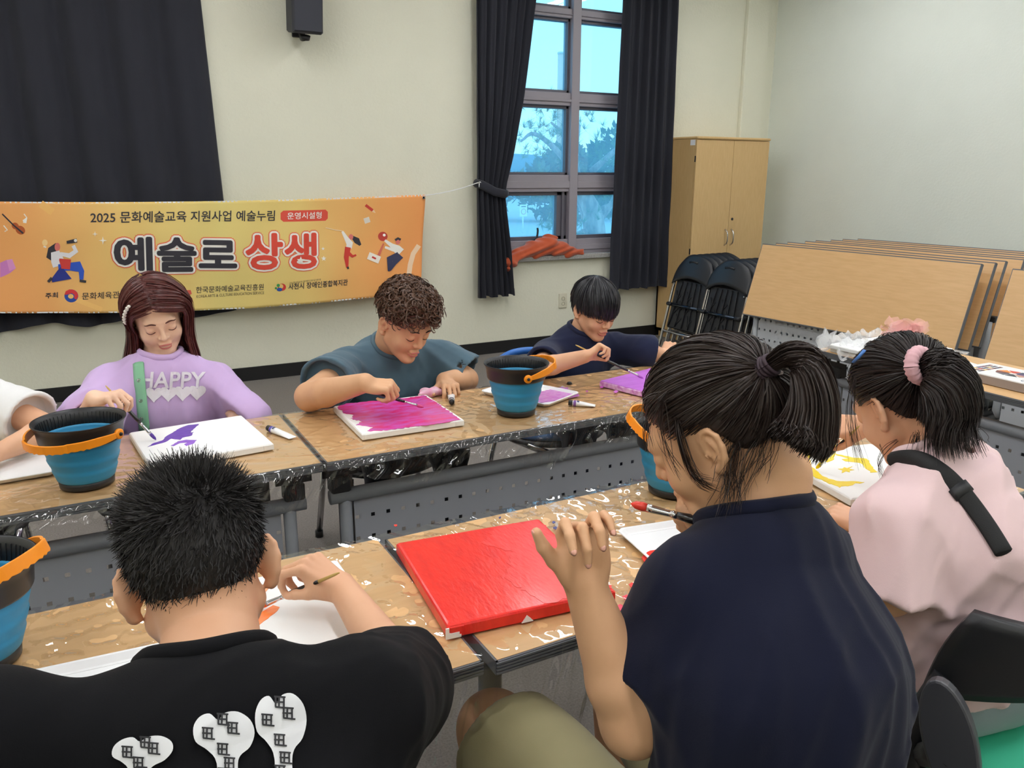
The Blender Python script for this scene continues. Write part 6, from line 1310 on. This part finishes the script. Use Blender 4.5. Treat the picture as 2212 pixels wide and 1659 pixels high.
# spare canvases in crinkled wrapping
for i in range(2): canvas(['lower spare white canvas in the plastic wrapping', 'upper spare white canvas in the plastic wrapping'][i], (3.075-.01*i, 2.19+.012*i), -.035+.06*i, (.40, .33), .018, TH+.001+.019*i, group='spare canvases on the side table')
def wrapf(u, v):
    x = 2.86+.43*u; y = 1.98+.46*v; e = max(0, .12-u)*1.0; z = .764+.010*math.sin(31*u+17*v)+.008*math.sin(57*v-23*u)+.006*math.sin(90*u+61*v)
    if u < .16: z += .006*math.sin(28*v)+.02*math.sin(9*v+1)*(1-u/.16); z -= (.16-u)*.30; x -= .018*math.sin(22*v)*(1-u/.16)
    if u > .30: z = min(z, .7635-.02*(u-.3)) if v < .9 else z
    return (x, y, z)
r = thing('plastic_wrap', 'crinkled clear plastic wrapping over the spare canvases', 'wrapping', (2.95, 2.2, TH)); M_wrap = bpy.data.materials.new('crinkled_wrap'); M_wrap.use_nodes = True; b = M_wrap.node_tree.nodes['Principled BSDF']; b.inputs['Base Color'].default_value = (.92, .93, .94, 1); b.inputs['Alpha'].default_value = .42; b.inputs['Roughness'].default_value = .12
m = MB(); m.grid(wrapf, 90, 110, True); m.build('film', M_wrap, r)
m = MB(); rr = random.Random(8)
for k in range(3):
    p0 = np.array([(2.84, 2.36, .76), (2.83, 2.12, .75), (3.24, 2.30, .765)][k]); m = MB(); m.grid(lambda u, v: p0+np.array((.05*(u-.5)+.02*math.sin(9*v+k), .07*(v-.5), .05*u+.02*math.sin(13*v+7*u+k))), 8, 10, False); m.build('twist', M_wrap, r)
r = thing('cardboard_box', 'small brown cardboard box on the floor behind the ponytail', 'box', (4.04, 3.72, 0)); m = MB(); m.bb((3.94, 3.60, 0), (4.10, 3.84, .17), .002); bx = m.build('carton', mat('cardboard', (190, 146, 96), .85), r); m = MB(); m.bb((3.935, 3.60, .16), (4.105, 3.845, .176), .002); m.build('lid', mat('cardboard_pale', (222, 200, 160), .85), r)
r = thing('paint_box', 'cream carton with orange print behind the ponytail on the near table', 'box', (1.79, 1.475, TH)); c = atz(1700, 948, .722); m = MB(); m.bb((c[0]-.05, c[1]-.02, ZT+.003), (c[0]+.06, c[1]+.02, ZT+.090), .002); bx = m.build('carton', mat('cream_card', (232, 218, 180), .8), r); m = MB(); m.bb((c[0]-.052, c[1]-.0205, ZT+.02), (c[0]+.055, c[1]-.0195, ZT+.055)); m.build('orange_print', mat('print_orange', (236, 130, 70), .6), bx)

# ------------------------------------------------------------------ clear film over the two rows
def ridge(x, y, seed):
    r = np.random.default_rng(seed); h = np.zeros_like(x)
    for i in range(7):
        a = r.random()*6.28; k = 14*1.5**i*(.8+.4*r.random()); ph = (x*math.cos(a)+y*math.sin(a))*k+1.7*np.sin((x*math.sin(a*1.7)+y*math.cos(a*2.1))*k*.55+r.random()*6)+1.2*np.sin(x*(9+i)-y*(7+2*i)+i)
        msk = np.clip(np.sin(x*(5+r.random()*6)+r.random()*6)*np.sin(y*(7+r.random()*9)+r.random()*6)*1.6+.35, 0, 1); h += (1-np.abs(np.sin(ph*.5)))**5*msk*(1.0/1.32**i)
    for i in range(7):
        a = [.25, .9, -.35, 1.25, .1, .6, -.8][i]+.3*r.random(); k = 2*math.pi/(.030+.009*i); w_ = (x*math.cos(a)+y*math.sin(a)); l_ = -x*math.sin(a)+y*math.cos(a)
        msk = np.clip(np.sin(x*(4+3*r.random())+l_*5+r.random()*6)*np.sin(y*(9+7*r.random())+r.random()*6+x*3)*2.0+.35, 0, 1); h += .17*((.030+.009*i)/.04)*np.sin(w_*k+2.0*np.sin(l_*(5+2*i)+r.random()*6)+1.5*np.sin(w_*11+i))*msk
    return h
def film(label, x0, x1, y0, y1, seed, skirt, far=.0, amp=.0036, res=.0048):
    """skirt(x) = hanging length over the near edge"""
    root = thing('clear_film', label, 'plastic sheet', ((x0+x1)/2, y0, TH), 0, None); nx = int((x1-x0)/res); ny = int((y1-y0+.012)/res); ns = 34
    xs = np.linspace(x0, x1, nx+1); rows = []
    X, Y = np.meshgrid(xs, np.linspace(y0-.006, y1+.006, ny+1)); Z = TH+.0012+amp*ridge(X, Y, seed)*np.clip((Y-y0)/.02, .1, 1); top = np.stack([X, Y, Z], -1)
    sk = np.array([skirt(x) for x in xs]); S_ = []
    for j in range(ns, 0, -1):
        t = j/ns; w = .010+.014*t*(np.sin(xs*23+seed)+.6*np.sin(xs*57+2)+.5*np.sin(xs*101+t*4))+.004*np.sin(xs*190+t*9); S_.append(np.stack([xs+.006*np.sin(t*9+xs*31), y0-.006-np.abs(w)*min(1, t*4), TH+.001-sk*t], -1))
    V = np.concatenate([np.array(S_), top]); ny2 = len(V); n = nx+1; V = V.reshape(-1, 3); i, j = np.meshgrid(np.arange(nx), np.arange(ny2-1)); a = (j*n+i).ravel(); F = np.stack([a, a+1, a+n+1, a+n], 1)
    mesh_obj('film_sheet', V, F, M_film, root, smooth=True); return root
def sk1(x): return .075+.035*math.sin(x*6.1)+.02*math.sin(x*17)+.05*math.exp(-((x-.75)/.12)**2)
def sk2(x): return .085+.02*math.sin(x*9)+.30*math.exp(-((x-.52)/.10)**2)+.10*math.exp(-((x-.95)/.3)**2)
f1 = film('clear plastic film over the far tables', -.975, 2.03, 2.022, 2.528, 5, sk1, 0, .0028); f2 = film('clear plastic film over the near tables', -.995, 2.005, 1.008, 1.522, 12, sk2, 0, .0046)
for i, (x, y, s_, c) in enumerate([(1368, 1264, 9, (236, 50, 44)), (1352, 1290, 8, (240, 60, 80)), (1338, 1313, 10, (240, 60, 90)), (855, 1135, 4, (236, 60, 50)), (1080, 1118, 3, (60, 60, 120)), (1200, 1140, 5, (60, 60, 120)), (1196, 1128, 4, (60, 60, 120)), (858, 1358, 4, (240, 120, 60))]):
    rr = random.Random(i); q = [atz(x+s_*math.cos(a)*rr.uniform(.6, 1.2), y+s_*.7*math.sin(a)*rr.uniform(.6, 1.2), TH+.007)[:2] for a in np.linspace(0, 2*pi, 10)[:-1]]; patch(q, TH+.0065, 'paint_spot', mat('spot_%02x%02x%02x' % c, c, .3), f2, 0, i)
for i, (x, y, s_, c) in enumerate([(1300, 836, 4, (190, 80, 180)), (1268, 845, 3, (190, 80, 180)), (1330, 846, 5, (200, 110, 200)), (1225, 838, 3, (170, 70, 160))]):
    rr = random.Random(i); q = [atz(x+s_*math.cos(a)*rr.uniform(.6, 1.2), y+s_*.6*math.sin(a)*rr.uniform(.6, 1.2), TH+.007)[:2] for a in np.linspace(0, 2*pi, 10)[:-1]]; patch(q, TH+.0065, 'paint_spot', mat('spot_%02x%02x%02x' % c, c, .3), f1, 0, i)

# ------------------------------------------------------------------ the chairs they sit on
g_ch = sit_chair('green-seated chair with black back under the girl in pink', (1.50, .78, 0), math.radians(-30), (52, 178, 140))
c = atd(2048, 1600, 1.15); ax = unit(_u*.95-_r*.16+_f*.1); bx = unit(_r*.75-_f*.55); bx = unit(bx-ax*(bx@ax)); nx_ = np.cross(ax, bx); m = MB(); pts = [((.085 if math.cos(t) > 0 else .10)*math.cos(t), .036*math.sin(t)) for t in np.linspace(0, 2*pi, 30)[:-1]]
m.prism(pts, .026, frame(ax, bx, nx_, c)); o = m.build('arm_pad', mat('arm_pad_black', (62, 62, 68), .35), g_ch); bv = o.modifiers.new('round', 'BEVEL'); bv.width = .006; bv.segments = 2
m = MB(); m.tube([c-ax*.02+nx_*.01, np.array((1.27, .74, .44))], .022, 10); m.build('arm_bracket', M_dark, g_ch)
sit_chair('green-seated chair under the boy in black', (.07, .60, 0), math.radians(4), (52, 178, 140)); sit_chair('green-seated chair under the navy-shirted person', (.70, .56, 0), math.radians(22), (52, 178, 140))
sit_chair('dark seat without a back behind the red-haired girl', (.205, 2.84, 0), pi, (60, 60, 66), False); sit_chair('dark seat without a back under the curly-haired boy', (.985, 2.87, 0), pi, (60, 60, 66), False); sit_chair('dark seat without a back under the person in white', (-.46, 2.86, 0), pi, (60, 60, 66), False)
bc = sit_chair('blue-backed chair behind the bowl-cut boy', (1.75, 2.86, 0), pi+.2, (60, 120, 190), False)
m = MB(); m.tube(catmull([aty(x, y, 2.98) for x, y in [(1078, 778), (1105, 763), (1140, 757), (1180, 758)]], 5), .016, 8); m.build('back_edge', mat('chair_blue', (52, 110, 190), .4), bc)
bpy.context.view_layer.update()
